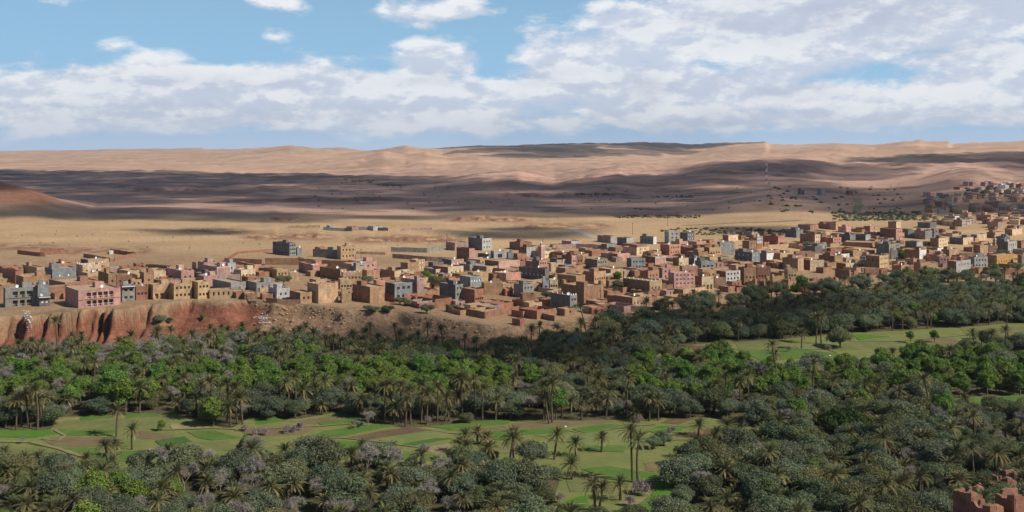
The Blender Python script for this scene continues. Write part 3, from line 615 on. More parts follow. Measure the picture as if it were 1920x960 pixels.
h_(447,477,490,508,496,'redmud','salmon'); h_(200,206,232,512,502,'pinkgrey'); h_(222,240,262,520,508,'tan'); h_(20,28,44,518,504,'mud'); h_(455,459,482,563,551,'mud')
# --- middle: above the rubble slope
h_(511,543,555,480,456,'dgrey','bluegrey',win=(3,3),lwin=(3,4),wk='brown',desc='dark grey unfinished block standing alone on the plain',landmark='dark grey unfinished block',name='unfinished_block'); h_(553,557,566,479,465,'dgrey','bluegrey')
h_(632,639,667,487,462,'ochre',win=(2,4),room=True,desc='tall ochre house with turret on the plain above the village',landmark='tall ochre house with turret'); h_(577,636,640,485,469,'dgrey',room=True); h_(590,600,612,472,464,'red')
h_(560,583,596,513,495,'pinkgrey','cream',win=(1,3)); h_(599,638,650,526,505,'redmud','salmon'); h_(640,643,679,530,511,'tan',merl='white',win=(1,5)); h_(679,688,712,529,507,'salmon',merl=None); h_(713,740,752,525,508,'salmon','cream')
h_(576,597,634,569,533,'ochre',merl='own',style='band',desc='large tan house with banded front and small merlons',landmark='large banded tan house'); h_(634,638,661,548,524,'tan',win=(1,4)); h_(638,641,659,569,550,'tan'); h_(661,694,721,569,538,'redmud','mud',landmark='big red-brown house',desc='big red-brown mud house with blank shaded side')
h_(722,740,773,566,532,'dgrey','bluegrey',win=(2,3),ww=1.6,wh=1.4,desc='blue-grey modern house with dark openings above the slope',landmark='blue-grey modern house'); h_(503,519,543,562,541,'lgrey',win=(1,2)); h_(543,563,585,569,549,'redmud','mud',win=(1,2)); h_(510,519,540,522,505,'tan',win=(1,3)); h_(488,508,517,520,505,'redmud')
h_(541,543,560,528,511,'tan'); h_(770,782,795,563,525,'pinkgrey',room=True); h_(782,816,847,577,561,'red',court=True); h_(824,854,868,571,534,'dgrey','grey',win=(3,2)); h_(867,890,907,576,543,'red',win=(1,4),landmark='red tower house',desc='tall brick red tower house above the rubble slope')
h_(862,882,903,547,519,'bluegrey',win=(2,4),wk='shutter',lwin=(1,2)); h_(861,881,910,513,496,'grey',win=(1,4)); h_(810,840,869,521,501,'redmud','cream',win=(1,3)); h_(803,812,832,503,492,'dgrey'); h_(878,904,922,470,447,'dgrey','lgrey',win=(2,3),landmark='tall dark grey block',desc='tall dark grey block with pale right side behind the village')
h_(836,853,877,470,455,'pinkgrey'); h_(856,880,890,492,466,'redmud','pink'); h_(920,926,949,491,471,'lgrey',win=(1,1),ww=3,wh=2.4); h_(950,953,962,490,474,'bluegrey'); h_(896,916,921,491,477,'dgrey'); h_(909,935,975,515,490,'redmud','pink')
h_(877,887,915,529,511,'ochre'); h_(903,908,942,553,531,'mud'); h_(935,943,965,548,532,'tan',win=(1,2)); h_(960,975,979,611,599,'red',desc='tiny red hut at the foot of the rubble slope'); h_(960,983,990,577,565,'red',court=True); h_(740,742,770,537,522,'salmon')
h_(597,612,630,546,530,'mud'); h_(700,706,722,540,526,'salmon'); h_(752,756,776,519,508,'cream'); h_(488,492,512,562,552,'redmud'); h_(770,776,800,533,520,'pinkgrey')
h_(836,842,862,540,522,'red','ochre'); h_(916,925,950,528,514,'redmud'); h_(948,952,975,545,528,'redmud'); h_(975,980,1004,565,552,'mud',court=True)
# --- centre
h_(973,1022,1030,527,504,'dgrey',lwin=(1,6),wk='shutter',merl=None); h_(958,966,1017,547,533,'tan'); h_(1016,1018,1029,547,527,'blue',win=(1,1)); h_(1029,1031,1046,546,525,'cream',win=(1,4)); h_(1045,1080,1097,541,517,'mud',win=(1,3),lwin=(1,4)); h_(1094,1114,1136,535,510,'mud','ochre',win=(1,5))
h_(1053,1095,1130,573,537,'mud',style='towers',desc='big mud kasbah with tapering corner towers by the palms',landmark='mud kasbah with corner towers',name='kasbah'); h_(1033,1069,1082,584,554,'dgrey','grey',merl='white',win=(2,2)); h_(973,1007,1043,599,583,'red','mud',court=True); h_(1150,1186,1206,579,558,'redmud','tan',win=(1,3))
h_(1168,1218,1241,553,527,'mud','tan',win=(1,3),merl='white',landmark='broad brown house with white merlons',desc='broad brown mud house with white merlons above the palms'); h_(1186,1200,1222,577,553,'tan',win=(1,2)); h_(1175,1184,1210,506,485,'dgrey','bluegrey',win=(2,4)); h_(1098,1120,1139,506,487,'dgrey','olive',win=(2,4))
h_(1053,1072,1081,499,479,'redmud','pink',win=(1,2)); h_(1081,1082,1093,497,480,'ochre',win=(1,2)); h_(1033,1056,1068,487,474,'redmud','pink'); h_(1031,1055,1066,498,486,'dgrey','lgrey'); h_(1029,1033,1057,509,494,'cream'); h_(1043,1060,1084,517,503,'mud'); h_(1114,1145,1168,525,505,'redmud','tan',win=(1,3))
h_(1127,1138,1156,470,458,'dgrey','bluegrey'); h_(1120,1145,1156,456,443,'pinkgrey','lgrey'); h_(1157,1175,1188,461,446,'dgrey','lgrey'); h_(1200,1225,1231,458,444,'bluegrey','white',lwin=(1,4),room=True); h_(1246,1254,1275,458,434,'lgrey',win=(3,2),ww=1.4,landmark='tall pale grey block',desc='tall pale grey block on the skyline of the town')
h_(1238,1255,1276,479,459,'red','salmon',win=(2,4)); h_(1277,1307,1320,484,465,'redmud','tan',win=(1,3)); h_(1320,1330,1352,482,464,'mud','ochre',win=(1,4)); h_(1345,1350,1377,478,454,'bluegrey','lgrey',win=(2,3),wk='shutter'); h_(1378,1410,1425,496,473,'dgrey','bluegrey',win=(2,2),lwin=(2,3),wk='shutter'); h_(1392,1405,1418,472,452,'mud',win=(2,2))
h_(1211,1229,1248,501,482,'redmud','pink',style='trim'); h_(1200,1215,1236,526,508,'redmud','mud',win=(1,3)); h_(1234,1242,1261,524,503,'pink',win=(2,2)); h_(1253,1264,1303,545,512,'pink',win=(4,5),wk='white',ww=1.1,desc='large pink building with four rows of white-framed windows',landmark='large pink building with white windows',name='hotel'); h_(1274,1279,1309,516,499,'salmon',merl='white')
h_(1303,1316,1338,544,519,'redmud','cream',style='arcade',win=(1,4),landmark='cream arched house',desc='cream house with dark arches near the ruins'); h_(1308,1317,1343,524,505,'ochre',win=(1,3)); h_(1303,1315,1340,508,490,'dgrey','bluegrey',win=(1,3),ww=2); h_(1343,1361,1388,538,509,'redmud','lgrey',win=(3,4),ww=1.3); h_(1338,1340,1360,540,522,'tan')
h_(1384,1395,1418,535,502,'redmud','mud',win=(1,3)); h_(1418,1420,1445,531,501,'mud',win=(1,4)); h_(1262,1273,1291,499,484,'mud','cream'); h_(1291,1302,1312,498,484,'dgrey','white'); h_(1334,1352,1369,495,482,'mud','olive'); h_(1260,1281,1325,557,543,'mud','tan',court=True)
h_(1136,1142,1165,542,527,'mud','tan'); h_(1140,1158,1180,489,476,'redmud','pink'); h_(1168,1180,1204,474,462,'redmud','tan'); h_(1096,1110,1140,481,470,'redmud'); h_(1226,1240,1262,509,498,'mud'); h_(985,1000,1020,503,490,'pinkgrey','tan'); h_(963,970,988,490,476,'redmud','salmon')
h_(1090,1096,1112,552,540,'mud','tan'); h_(1010,1024,1052,576,562,'red','mud',court=True); h_(1130,1140,1160,558,546,'redmud','mud',court=True); h_(1226,1234,1262,547,534,'redmud',court=True); h_(1210,1226,1240,484,472,'mud','ochre'); h_(1290,1306,1324,464,453,'pinkgrey','salmon'); h_(1355,1366,1384,452,441,'redmud','cream')
h_(1204,1214,1232,568,556,'redmud','mud',court=True); h_(1300,1318,1344,489,478,'redmud','salmon'); h_(1366,1380,1398,510,497,'salmon','tan'); h_(1052,1064,1092,526,513,'mud','tan'); h_(1180,1190,1208,521,508,'redmud','mud')
# --- the eastern town
h_(1432,1459,1470,461,443,'red','salmon',lwin=(1,3),room=True,landmark='brick red house with roof room',desc='brick red house with roof room in the upper town'); h_(1415,1422,1432,457,443,'cream',win=(2,2)); h_(1473,1493,1506,446,431,'dgrey','bluegrey'); h_(1500,1528,1538,458,440,'redmud','cream',win=(2,2)); h_(1539,1541,1549,452,438,'pink'); h_(1573,1594,1604,456,440,'dgrey','bluegrey')
h_(1604,1623,1632,455,440,'dgrey','lgrey'); h_(1560,1635,1640,465,455,'redmud','mud'); h_(1448,1463,1481,493,475,'redmud','ochre',win=(1,3),lwin=(1,2)); h_(1467,1496,1507,508,485,'mud','tan'); h_(1507,1519,1545,507,488,'redmud','cream',style='band'); h_(1488,1492,1528,481,472,'salmon'); h_(1535,1565,1580,497,480,'redmud','mud')
h_(1568,1586,1608,508,494,'redmud','cream',win=(1,4)); h_(1597,1604,1621,506,487,'ochre',win=(1,3)); h_(1623,1649,1666,511,480,'redmud','ochre',win=(3,4),lwin=(2,3),landmark='tall ochre house with three window rows',desc='tall ochre house with three rows of windows above the grove'); h_(1619,1622,1648,515,503,'salmon')
h_(1696,1724,1737,493,469,'redmud','white',room=True,landmark='red-brown block with white end wall',desc='red-brown block with blank white end wall'); h_(1713,1726,1759,514,493,'mud','tan',win=(1,5)); h_(1755,1762,1781,501,481,'pink',win=(2,3)); h_(1776,1793,1820,516,490,'redmud','lgrey',win=(2,4),landmark='pale grey house above the grove',desc='pale grey two-storey house with dark windows above the grove')
h_(1783,1790,1810,497,483,'mud'); h_(1816,1827,1852,503,482,'bluegrey','lgrey',win=(2,4)); h_(1853,1869,1901,502,479,'mud','deepochre',win=(1,6),landmark='deep ochre house',desc='deep ochre house with six windows at the right edge'); h_(1870,1890,1907,477,453,'dgrey','lgrey',win=(2,4)); h_(1825,1838,1853,478,460,'redmud','ochre'); h_(1853,1855,1869,476,460,'ochre')
h_(1765,1780,1798,484,468,'mud','tan'); h_(1744,1760,1777,464,447,'redmud','cream',win=(2,3)); h_(1780,1806,1825,459,446,'dgrey','cream'); h_(1697,1719,1730,466,453,'dgrey','lgrey'); h_(1746,1751,1760,447,429,'bluegrey','lgrey',win=(2,1)); h_(1696,1703,1715,446,431,'dgrey','bluegrey'); h_(1715,1735,1748,449,433,'pinkgrey','bluegrey')
h_(1650,1680,1692,450,429,'redmud','pink',win=(2,2)); h_(1643,1667,1680,480,458,'dgrey','olive',win=(2,2)); h_(1668,1671,1683,487,470,'lgrey'); h_(1798,1801,1845,486,475,'tan',court=True); h_(1412,1421,1441,527,503,'tan',win=(1,3)); h_(1470,1477,1494,527,504,'tan',win=(1,3)); h_(1550,1558,1578,478,466,'redmud','salmon'); h_(1588,1600,1620,482,470,'mud','ochre')
h_(1640,1650,1672,497,486,'redmud','tan'); h_(1672,1690,1704,512,498,'redmud','salmon'); h_(1680,1698,1716,481,470,'mud','tan'); h_(1530,1544,1560,513,502,'redmud','mud',court=True); h_(1908,1916,1940,500,478,'mud','lgrey',win=(2,3)); h_(1905,1915,1936,470,452,'redmud','pink'); h_(1425,1440,1462,481,470,'redmud','salmon'); h_(1436,1452,1474,500,489,'mud','tan')
h_(1730,1742,1758,482,469,'redmud','tan'); h_(1820,1832,1850,452,440,'pinkgrey','cream'); h_(1850,1866,1884,447,436,'redmud','tan'); h_(1884,1898,1916,442,430,'mud','cream'); h_(1640,1652,1668,467,455,'mud','cream')
# houses between: in the gaps, smaller, their colours drawn from the village
FEET = [q['foot'] for q in HOUSES]
def filler(n, poly, cols, hmin, hmax, seed, wmin=6, wmax=13, gap=1.0, label=None):
    rs = random.Random(seed); xs = [p[0] for p in poly]; ys = [p[1] for p in poly]; made = 0; tries = 0
    while made < n and tries < n*40:
        tries += 1; px = rs.uniform(min(xs), max(xs)); py = rs.uniform(min(ys), max(ys))
        if not in_poly(np.array([px]), np.array([py]), poly)[0]: continue
        cx, cy = G(px, py, 400, 4500, 700); s = F/cy; wd = rs.uniform(wmin, wmax); r = wd*.62
        if any((cx-q[0])**2+(cy-q[1])**2 < ((r+q[2])*gap)**2 for q in FEET): continue
        a = math.atan2(cx, cy); fl = wd*s*max(.15, math.cos(R(41)+a)); fr = wd*rs.uniform(.7, 1.2)*s*max(.15, math.cos(R(41)-a)); fl = wd*s*abs(math.sin(R(41)+a)); fr = wd*s*abs(math.cos(R(41)+a))
        c = rs.choice(cols); hh = rs.uniform(hmin, hmax); two = rs.random() < .5
        fc = rs.choice(['cream', 'tan', 'ochre', 'pink', 'salmon', 'lgrey', 'white']) if two else None
        h_(px-fl, px, px+fr, py, py-hh*s, c, fc, win=(2 if hh > 5.5 else 1, rs.choice((0, 2, 3, 3, 4))) if rs.random() < .8 else (0, 0), room=None, wk=rs.choice(('brown', 'brown', 'blue', 'shutter')))
        FEET.append(HOUSES[-1]['foot']); made += 1
mix_c = ['mud', 'redmud', 'tan', 'salmon', 'pink', 'grey', 'bluegrey', 'cream', 'ochre', 'red', 'dgrey', 'pinkgrey']
filler(14, [(480,540),(480,500),(640,505),(800,500),(960,480),(960,560),(800,545),(640,545)], mix_c, 3, 6.5, 1, gap=.78)
filler(20, [(960,560),(960,470),(1200,455),(1440,440),(1440,520),(1240,540),(1060,560)], mix_c, 3.2, 7.0, 2, gap=.74)
filler(30, [(1400,520),(1400,442),(1500,426),(1920,424),(1940,500),(1650,508),(1500,515)], mix_c, 3.2, 7.0, 3, gap=.72)
filler(8, [(-10,545),(-10,508),(200,503),(480,505),(480,548),(250,540)], mix_c, 3, 6, 4, gap=.78)
filler(14, [(1700,420),(1730,395),(1790,375),(1940,372),(1940,426),(1720,426)], ['salmon','redmud','mud','bluegrey','pinkgrey','pink','red'], 3.2, 6, 5, 7, 12, gap=.9)
filler(12, [(1780,366),(1800,352),(1850,345),(1940,342),(1940,368),(1820,371)], ['pink','salmon','cream','tan','pink','white','redmud'], 3.5, 6.5, 6, 7, 12, gap=.8)

def sheds(n, poly, seed):
    rs = random.Random(seed); xs = [p[0] for p in poly]; ys = [p[1] for p in poly]; made = tries = 0
    while made < n and tries < n*60:
        tries += 1; px = rs.uniform(min(xs), max(xs)); py = rs.uniform(min(ys), max(ys))
        if not in_poly(np.array([px]), np.array([py]), poly)[0]: continue
        cx, cy = G(px, py, 400, 2000, 700); s = F/cy; a = math.atan2(cx, cy); court = rs.random() < .5; w1, w2 = (rs.uniform(8, 16), rs.uniform(7, 13)) if court else (rs.uniform(5, 10), rs.uniform(4, 8)); r = max(w1, w2)*.5
        if any((cx-q[0])**2+(cy-q[1])**2 < ((r+q[2])*.5)**2 for q in FEET): continue
        hh = rs.uniform(2.2, 2.9) if court else rs.uniform(2.6, 3.6)
        h_(px-w2*s*abs(math.sin(R(41)+a)), px, px+w1*s*abs(math.cos(R(41)+a)), py, py-hh*s, rs.choice(('mud', 'redmud', 'mud', 'tan', 'red', 'pinkgrey')), court=court, name='walled_courtyard' if court else 'outbuilding', room=False, win=(0, 0) if court else (1, rs.choice((0, 1, 2))), desc=None if court else '%s mud outbuilding' % rs.choice(('small flat-roofed', 'low plain', 'squat')))
        FEET.append(HOUSES[-1]['foot']); made += 1
sheds(58, [(480,566),(480,512),(640,512),(800,505),(960,490),(960,600),(850,592),(720,572)], 11)
sheds(100, [(960,600),(960,470),(1200,455),(1440,440),(1440,545),(1330,575),(1200,588),(1060,600)], 12)
sheds(90, [(1400,530),(1400,446),(1500,430),(1920,428),(1940,515),(1650,518),(1500,520)], 13)
sheds(42, [(-10,570),(-10,508),(200,503),(480,505),(480,560),(250,560)], 14)

# ------------------------------------------------------------------ tree meshes (shared by all copies)
def foliage(name, attr=True, trans=.22, orand=.18, huer=.018): return surf(name, (.1, .12, .05), .75, 0, 1, 0, attr='Col', trans=trans, orand=orand, huer=huer)
LEAF_OLIVE = foliage('olive_leaf', orand=.30, huer=.03); LEAF_GREEN = foliage('spring_leaf', orand=.14); FROND = foliage('palm_frond', trans=.15, orand=.2, huer=.022); TWIG = foliage('bare_twig', trans=0, orand=.12, huer=.01); PETAL = foliage('almond_petal', orand=.1)
BARK = surf('palm_bark', (.13, .095, .065), .95, .3, 3, .6, 6); BARK2 = surf('olive_bark', (.12, .10, .08), .95, .3, 2, .5, 4)
def norm(v): return v/np.maximum(np.linalg.norm(v, axis=-1, keepdims=True), 1e-9)
def quads_at(P, N, size, rg, asp=1.0):
    """little leaf sprays: quads at P facing roughly N"""
    n = len(P); N = norm(N+rg.normal(0, .55, (n, 3))); t = norm(np.cross(N, rg.normal(0, 1, (n, 3)))); b = np.cross(N, t)
    s = (size*rg.uniform(.6, 1.35, n))[:, None]; a = t*s*asp; c = b*s
    V = np.stack([P-a*.5, P+c*.5-a*.05, P+a*.5, P-c*.5+a*.05], 1).reshape(-1, 3); return V, np.arange(4*n).reshape(-1, 4)
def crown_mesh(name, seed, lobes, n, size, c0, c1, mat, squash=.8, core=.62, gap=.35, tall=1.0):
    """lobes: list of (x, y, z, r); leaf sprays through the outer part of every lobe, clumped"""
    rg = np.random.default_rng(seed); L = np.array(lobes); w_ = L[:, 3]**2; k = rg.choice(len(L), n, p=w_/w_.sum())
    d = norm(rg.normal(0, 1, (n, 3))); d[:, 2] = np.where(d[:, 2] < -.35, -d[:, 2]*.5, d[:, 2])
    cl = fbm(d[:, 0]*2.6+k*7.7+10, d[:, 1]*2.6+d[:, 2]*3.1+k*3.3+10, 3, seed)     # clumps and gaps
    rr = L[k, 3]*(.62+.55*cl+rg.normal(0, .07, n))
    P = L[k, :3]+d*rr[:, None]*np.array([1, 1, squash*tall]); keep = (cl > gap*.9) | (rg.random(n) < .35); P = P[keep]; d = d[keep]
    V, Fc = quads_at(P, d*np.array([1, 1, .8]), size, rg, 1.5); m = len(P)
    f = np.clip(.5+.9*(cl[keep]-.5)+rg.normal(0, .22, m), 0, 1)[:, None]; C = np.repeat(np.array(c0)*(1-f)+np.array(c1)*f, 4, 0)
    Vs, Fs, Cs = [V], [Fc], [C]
    if core:                                                                     # solid core in a darker leaf tone that hides the sky behind
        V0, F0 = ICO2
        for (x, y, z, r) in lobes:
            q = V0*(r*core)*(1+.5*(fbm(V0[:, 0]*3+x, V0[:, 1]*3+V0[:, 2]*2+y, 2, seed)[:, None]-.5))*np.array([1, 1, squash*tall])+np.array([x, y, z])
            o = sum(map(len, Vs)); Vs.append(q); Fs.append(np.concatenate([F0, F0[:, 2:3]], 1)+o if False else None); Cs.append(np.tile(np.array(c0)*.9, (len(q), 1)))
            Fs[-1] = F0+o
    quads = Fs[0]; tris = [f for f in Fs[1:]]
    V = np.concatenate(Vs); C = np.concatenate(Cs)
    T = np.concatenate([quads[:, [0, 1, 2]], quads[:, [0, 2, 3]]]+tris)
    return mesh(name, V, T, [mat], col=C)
def trunk_mesh(name, h, r0, r1, mat, limbs=3, seed=0, lean=.0):
    rs = random.Random(seed); b = MB(); p = Vector((0, 0, -.6)); pts = [p]
    for i in range(5): p = p+Vector((rs.uniform(-.08, .08)*h*.3+lean*h/5, rs.uniform(-.08, .08)*h*.3, (h+.6)/5)); pts.append(p)
    for i in range(5): b.bar(pts[i], pts[i+1], r0+(r1-r0)*i/5, r0+(r1-r0)*(i+1)/5, 7, cap=i == 4)
    for i in range(limbs):
        a = rs.uniform(0, 6.28); q = pts[3]; e = q+Vector((math.cos(a)*h*.5, math.sin(a)*h*.5, h*.55)); b.bar(q, e, r1*.8, r1*.3, 5)
    return b.mesh(name, [mat], True)
def lobes_round(seed, n, w_, h, z0):
    rs = random.Random(seed); L = [(0, 0, z0+h*.5, w_*.42)]
    for i in range(n):
        a = 6.283*i/n+rs.uniform(-.4, .4); r = w_*rs.uniform(.22, .40); L.append((math.cos(a)*r, math.sin(a)*r, z0+h*rs.uniform(.28, .78), w_*rs.uniform(.2, .30)))
    L.append((rs.uniform(-.1, .1)*w_, rs.uniform(-.1, .1)*w_, z0+h*.80, w_*.26)); return L
OLIVES = []
for i in range(7):
    wd, ht = 7.4+.6*(i % 3), 4.8+.4*(i % 4)
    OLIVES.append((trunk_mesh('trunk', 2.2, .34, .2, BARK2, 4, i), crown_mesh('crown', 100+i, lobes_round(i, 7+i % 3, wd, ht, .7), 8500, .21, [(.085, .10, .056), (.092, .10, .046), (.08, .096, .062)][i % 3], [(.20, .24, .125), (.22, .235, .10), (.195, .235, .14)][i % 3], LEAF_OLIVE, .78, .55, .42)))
GREENS = []
for i in range(5):
    wd, ht = 5.6+.6*(i % 3), 6.4+.9*(i % 3)
    L = lobes_round(60+i, 7, wd, ht, 1.2)+[(x*.8, y*.8, z*.75+ht*.30, r*.9) for x, y, z, r in lobes_round(70+i, 4, wd*.9, ht, 1.4)]
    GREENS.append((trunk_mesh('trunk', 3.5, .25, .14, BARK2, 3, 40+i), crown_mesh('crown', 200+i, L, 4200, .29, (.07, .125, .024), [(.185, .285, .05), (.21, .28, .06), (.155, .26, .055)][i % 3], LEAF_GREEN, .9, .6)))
def bare_mesh(name, seed, h, w_, petals=0, n=900):
    rg = np.random.default_rng(seed); rs = random.Random(seed); b = MB(); tips = []
    def grow(p, d, ln, r, lv):
        e = p+d*ln; b.bar(p, e, r, r*.6, 4 if lv < 2 else 3, cap=False)
        if lv == 4: tips.append(e); return
        for i in range(3 if lv < 3 else 4):
            nd = (d+Vector((rs.gauss(0, .55), rs.gauss(0, .55), rs.gauss(.12, .3)))).normalized(); grow(e, nd, ln*rs.uniform(.62, .85), r*.58, lv+1)
    grow(Vector((0, 0, -.4)), Vector((0, 0, 1)), h*.30, .16, 0)
    V = np.array(b.v); Fc = b.f; T = []
    for f in Fc: T += [(f[0], f[1], f[2]), (f[0], f[2], f[3])] if len(f) == 4 else [f]
    T = np.array(T); C = np.tile(np.array((.25, .225, .19)), (len(V), 1)); ne = len(tips)
    tp = np.array([t[:] for t in tips]); k = rg.integers(0, ne, n); d = norm(rg.normal(0, 1, (n, 3))+np.array([0, 0, .5])); ln = rg.uniform(.5, 1.2, n)[:, None]
    A = tp[k]-d*.25; B = tp[k]+d*ln; s = norm(np.cross(d, rg.normal(0, 1, (n, 3))))*.05                    # fine twigs
    TV = np.stack([A-s, A+s, B], 1).reshape(-1, 3); o = len(V); V = np.concatenate([V, TV]); T = np.concatenate([T, np.arange(3*n).reshape(-1, 3)+o]); C = np.concatenate([C, np.tile(np.array((.30, .275, .24)), (3*n, 1))*rg.uniform(.7, 1.2, (3*n, 1))])
    me = mesh(name, V, T, [TWIG], col=C)
    pm = None
    if petals:
        k = rg.integers(0, ne, petals); P = tp[k]+rg.normal(0, .35, (petals, 3)); QV, QF = quads_at(P, rg.normal(0, 1, (petals, 3)), .2, rg)
        pm = mesh('blossom', QV, QF, [PETAL], col=np.repeat(np.array((.42, .29, .33))*rg.uniform(.7, 1.2, (petals, 1)), 4, 0))
    return me, pm
BARES = [bare_mesh('branches', 300+i, 6.0+i % 3, 5, 0, 1500) for i in range(4)]
ALMONDS = [bare_mesh('branches', 320+i, 2.9, 3, 420, 500) for i in range(3)]
def palm_crown(seed, nf, ln, dry=0.0, up=.0):
    rg = np.random.default_rng(seed); V = []; T = []; C = []; DV = []; DT = []; DC = []
    for i in range(nf):
        f = (i+.5)/nf; old = f                                                  # young upright fronds first, old drooping ones last
        az_ = i*2.39996+rg.uniform(-.2, .2); el0 = 1.45-2.05*f**.95+rg.normal(0, .14)+up; L = ln*rg.uniform(.82, 1.1)*(.75+.35*min(1, f*2.5))
        droop = .75+.25*f+rg.uniform(-.2, .25); n = 9; p = np.array([math.cos(az_)*.15, math.sin(az_)*.15, 0.]); pts = [p]; dr = []
        for k in range(n):
            e = el0-droop*(k/n)**1.5; d = np.array([math.cos(az_)*math.cos(e), math.sin(az_)*math.cos(e), math.sin(e)]); dr.append(d); p = p+d*L/n; pts.append(p)
        dr.append(dr[-1]); side = np.array([-math.sin(az_), math.cos(az_), 0]); isdry = (f > .89) or rg.random() < dry
        g0 = np.array((.085, .10, .04)); g1 = np.array((.19, .185, .078)); cc = g0+(g1-g0)*np.clip(old*1.1+rg.normal(0, .15), 0, 1)
        if isdry: cc = np.array((.29, .21, .11))*rg.uniform(.75, 1.15)
        TV, TT, TC = (DV, DT, DC) if isdry else (V, T, C)
        for k in range(n):                                                       # rachis
            o = len(TV); wv = .05*(1-k/n)+.015
            TV += [pts[k]-side*wv, pts[k]+side*wv, pts[k+1]]; TT.append((o, o+1, o+2)); TC += [cc*1.25]*3
        for k in range(1, 2*n):                                                  # leaflets, a comb on either side
            q = k/2; a = int(q); fr = q-a; a = min(a, n-1); pt = pts[a]*(1-fr)+pts[a+1]*fr; d = dr[a]; s = math.sin(math.pi*min(1, (k+1.5)/(2*n)))**.6; ll = .55*s*ln/3.2+.08
            upv = np.cross(side, d); upv = upv if upv[2] > 0 else -upv
            for sg in (-1, 1):
                v = norm(side*sg*.75+d*.85+upv*.3+rg.normal(0, .12, 3)); o = len(TV); wd = d*.085
                TV += [pt-wd, pt+wd, pt+v*ll]; TT.append((o, o+1, o+2)); TC += [cc*rg.uniform(.75, 1.25)]*3
    c = mesh('crown', np.array(V), np.array(T), [FROND], col=np.array(C)); d = mesh('dry_fronds', np.array(DV), np.array(DT), [FROND], col=np.array(DC)); return c, d
def palm_trunk(h, seed, r=.24, lean=0.):
    rs = random.Random(seed); b = MB(); n = 10; p = Vector((0, 0, -.5)); bend = rs.uniform(-.05, .05)
    for i in range(n):
        q = Vector((lean*h*((i+1)/n)**1.3+bend*h*math.sin(math.pi*(i+1)/n), bend*.4*h*math.sin(math.pi*(i+1)/n), -.5+(h+.5)*(i+1)/n)); r0 = r*(1.25-.35*i/n); b.bar(p, q, r0*.92, r0*1.12, 7, cap=i == n-1); p = q
    return b.mesh('trunk', [BARK], True), p
PALM_CROWNS = [palm_crown(500+i, 44+4*(i % 4), 3.0+.18*(i % 3), .06 if i < 6 else .3, .08*(i % 2)) for i in range(8)]
PALM_TRUNKS = {}
def get_trunk(h, lean, k):
    key = (round(h*2)/2, round(lean, 1), k % 3)
    if key not in PALM_TRUNKS: PALM_TRUNKS[key] = palm_trunk(key[0], int(key[0]*10)+k % 3, .27 if key[0] < 5 else .24, key[1])
    return PALM_TRUNKS[key]

# ------------------------------------------------------------------ where the trees stand
TREES = []          # kind, x, y, scale, extra
def at(px, py):
    return G(px, py, 230, 700, 900) if py < 690 else flat(px, py)
PALMS = [(218,820,761),(248,843,795),(201,874,823),(216,857,826),(162,888,846),(74,881,848),(44,880,850),(121,923,878),(335,932,872),(280,733,682),(7,863,846),(791,904,842),(856,868,820),(872,850,806),(895,834,800),(914,834,811),(705,868,832),(734,862,832),(680,854,826),(589,757,700),(842,790,759),(954,875,811),(780,936,905),
 (964,877,808),(1039,862,805),(1080,856,820),(1072,899,858),(1128,848,810),(1186,905,800),(1196,905,814),(1115,958,896),(1123,958,898),(1163,938,893),(1310,818,788),(1368,833,786),(1342,858,801),(1336,858,820),(1298,861,820),(1377,944,919),(1030,795,712),(1036,793,709),(1018,789,735),(1023,789,734),(1217,790,738),(1234,789,741),(1190,790,765),(1200,755,727),(1154,745,709),(1113,752,712),(1427,936,890),(1432,834,802),
 (1595,850,802),(1646,854,783),(1672,879,808),(1729,859,811),(1737,858,808),(1828,824,770),(1826,900,832),(1866,897,837),(1858,842,805),(1659,958,896),(1685,938,896),(1526,762,675),(1516,746,703),(1478,956,919),(1443,900,837),(1784,872,837),(1743,768,703),(1574,886,852),(1503,655,618),(1540,645,585),(1530,645,590),(1825,662,618),(1842,664,622),(1858,666,620),(1885,655,612),(1890,640,580),
 (110,668,595),(132,672,622),(68,690,630),(82,688,634),(150,675,640),(296,662,614),(357,660,618),(700,660,604),(745,656,606),(800,662,606),(830,664,610),(1010,660,606),(1100,632,570),(1240,612,560),(1310,605,545),(1265,612,566),(1212,606,560),(1900,560,530),(40,800,735),(55,803,728),(70,806,722),(30,806,742),(80,800,740),(240,770,712),(262,775,718),(375,786,712),(392,790,705),(425,792,712),(446,794,720),(455,796,735),(372,788,740),(432,800,752),(720,790,715),(735,788,712),(752,792,718),(770,795,722),(790,790,712),(800,796,730),(820,792,716),(850,782,702),(868,785,706),(892,780,700),(905,788,720),(760,800,742),(835,790,735),(535,775,705),(552,770,700),(572,778,722),(600,772,706),(1175,780,700),(1340,770,712),(1360,765,700),(1385,770,708),(1405,765,695),(1455,730,660),(1462,735,640),(1620,760,712),(1640,765,730),(1600,770,735)]
for px, pb, pt in PALMS: x, y = at(px, pb); TREES.append(['palm', x, y, max(2.2, (pb-pt)/F*y-1.4), dict(named=1)])
for px, py, s in ((278,860,1.2),(460,808,1.0),(482,816,1.1),(498,816,1.0),(540,812,1.2),(553,810,1.1),(566,808,1.3),(796,846,1.1),(762,892,1.2),(790,890,1.2),(1204,926,1.7),(1190,926,1.3),(1050,945,1.1),(1345,842,1.2),(1552,656,1.0),(1478,660,1.1),(1195,792,1.1),(1258,812,1.0),(1178,950,1.1),(135,876,1.0),(1395,800,1.0),(800,795,1.1),(880,788,1.1),(1700,885,1.0)): x, y = at(px, py); TREES.append(['almond', x, y, s*.8, {}])
for px, py, s in ((303,808,.42),(400,800,1.15),(1707,643,.55),(1752,642,.7),(1355,690,1.25),(250,960,1.05),(175,965,1.1),(210,770,1.35),(235,775,1.4),(262,770,1.3),(222,755,1.3),(1440,958,.8)): x, y = at(px, py); TREES.append(['green', x, y, s, {}])
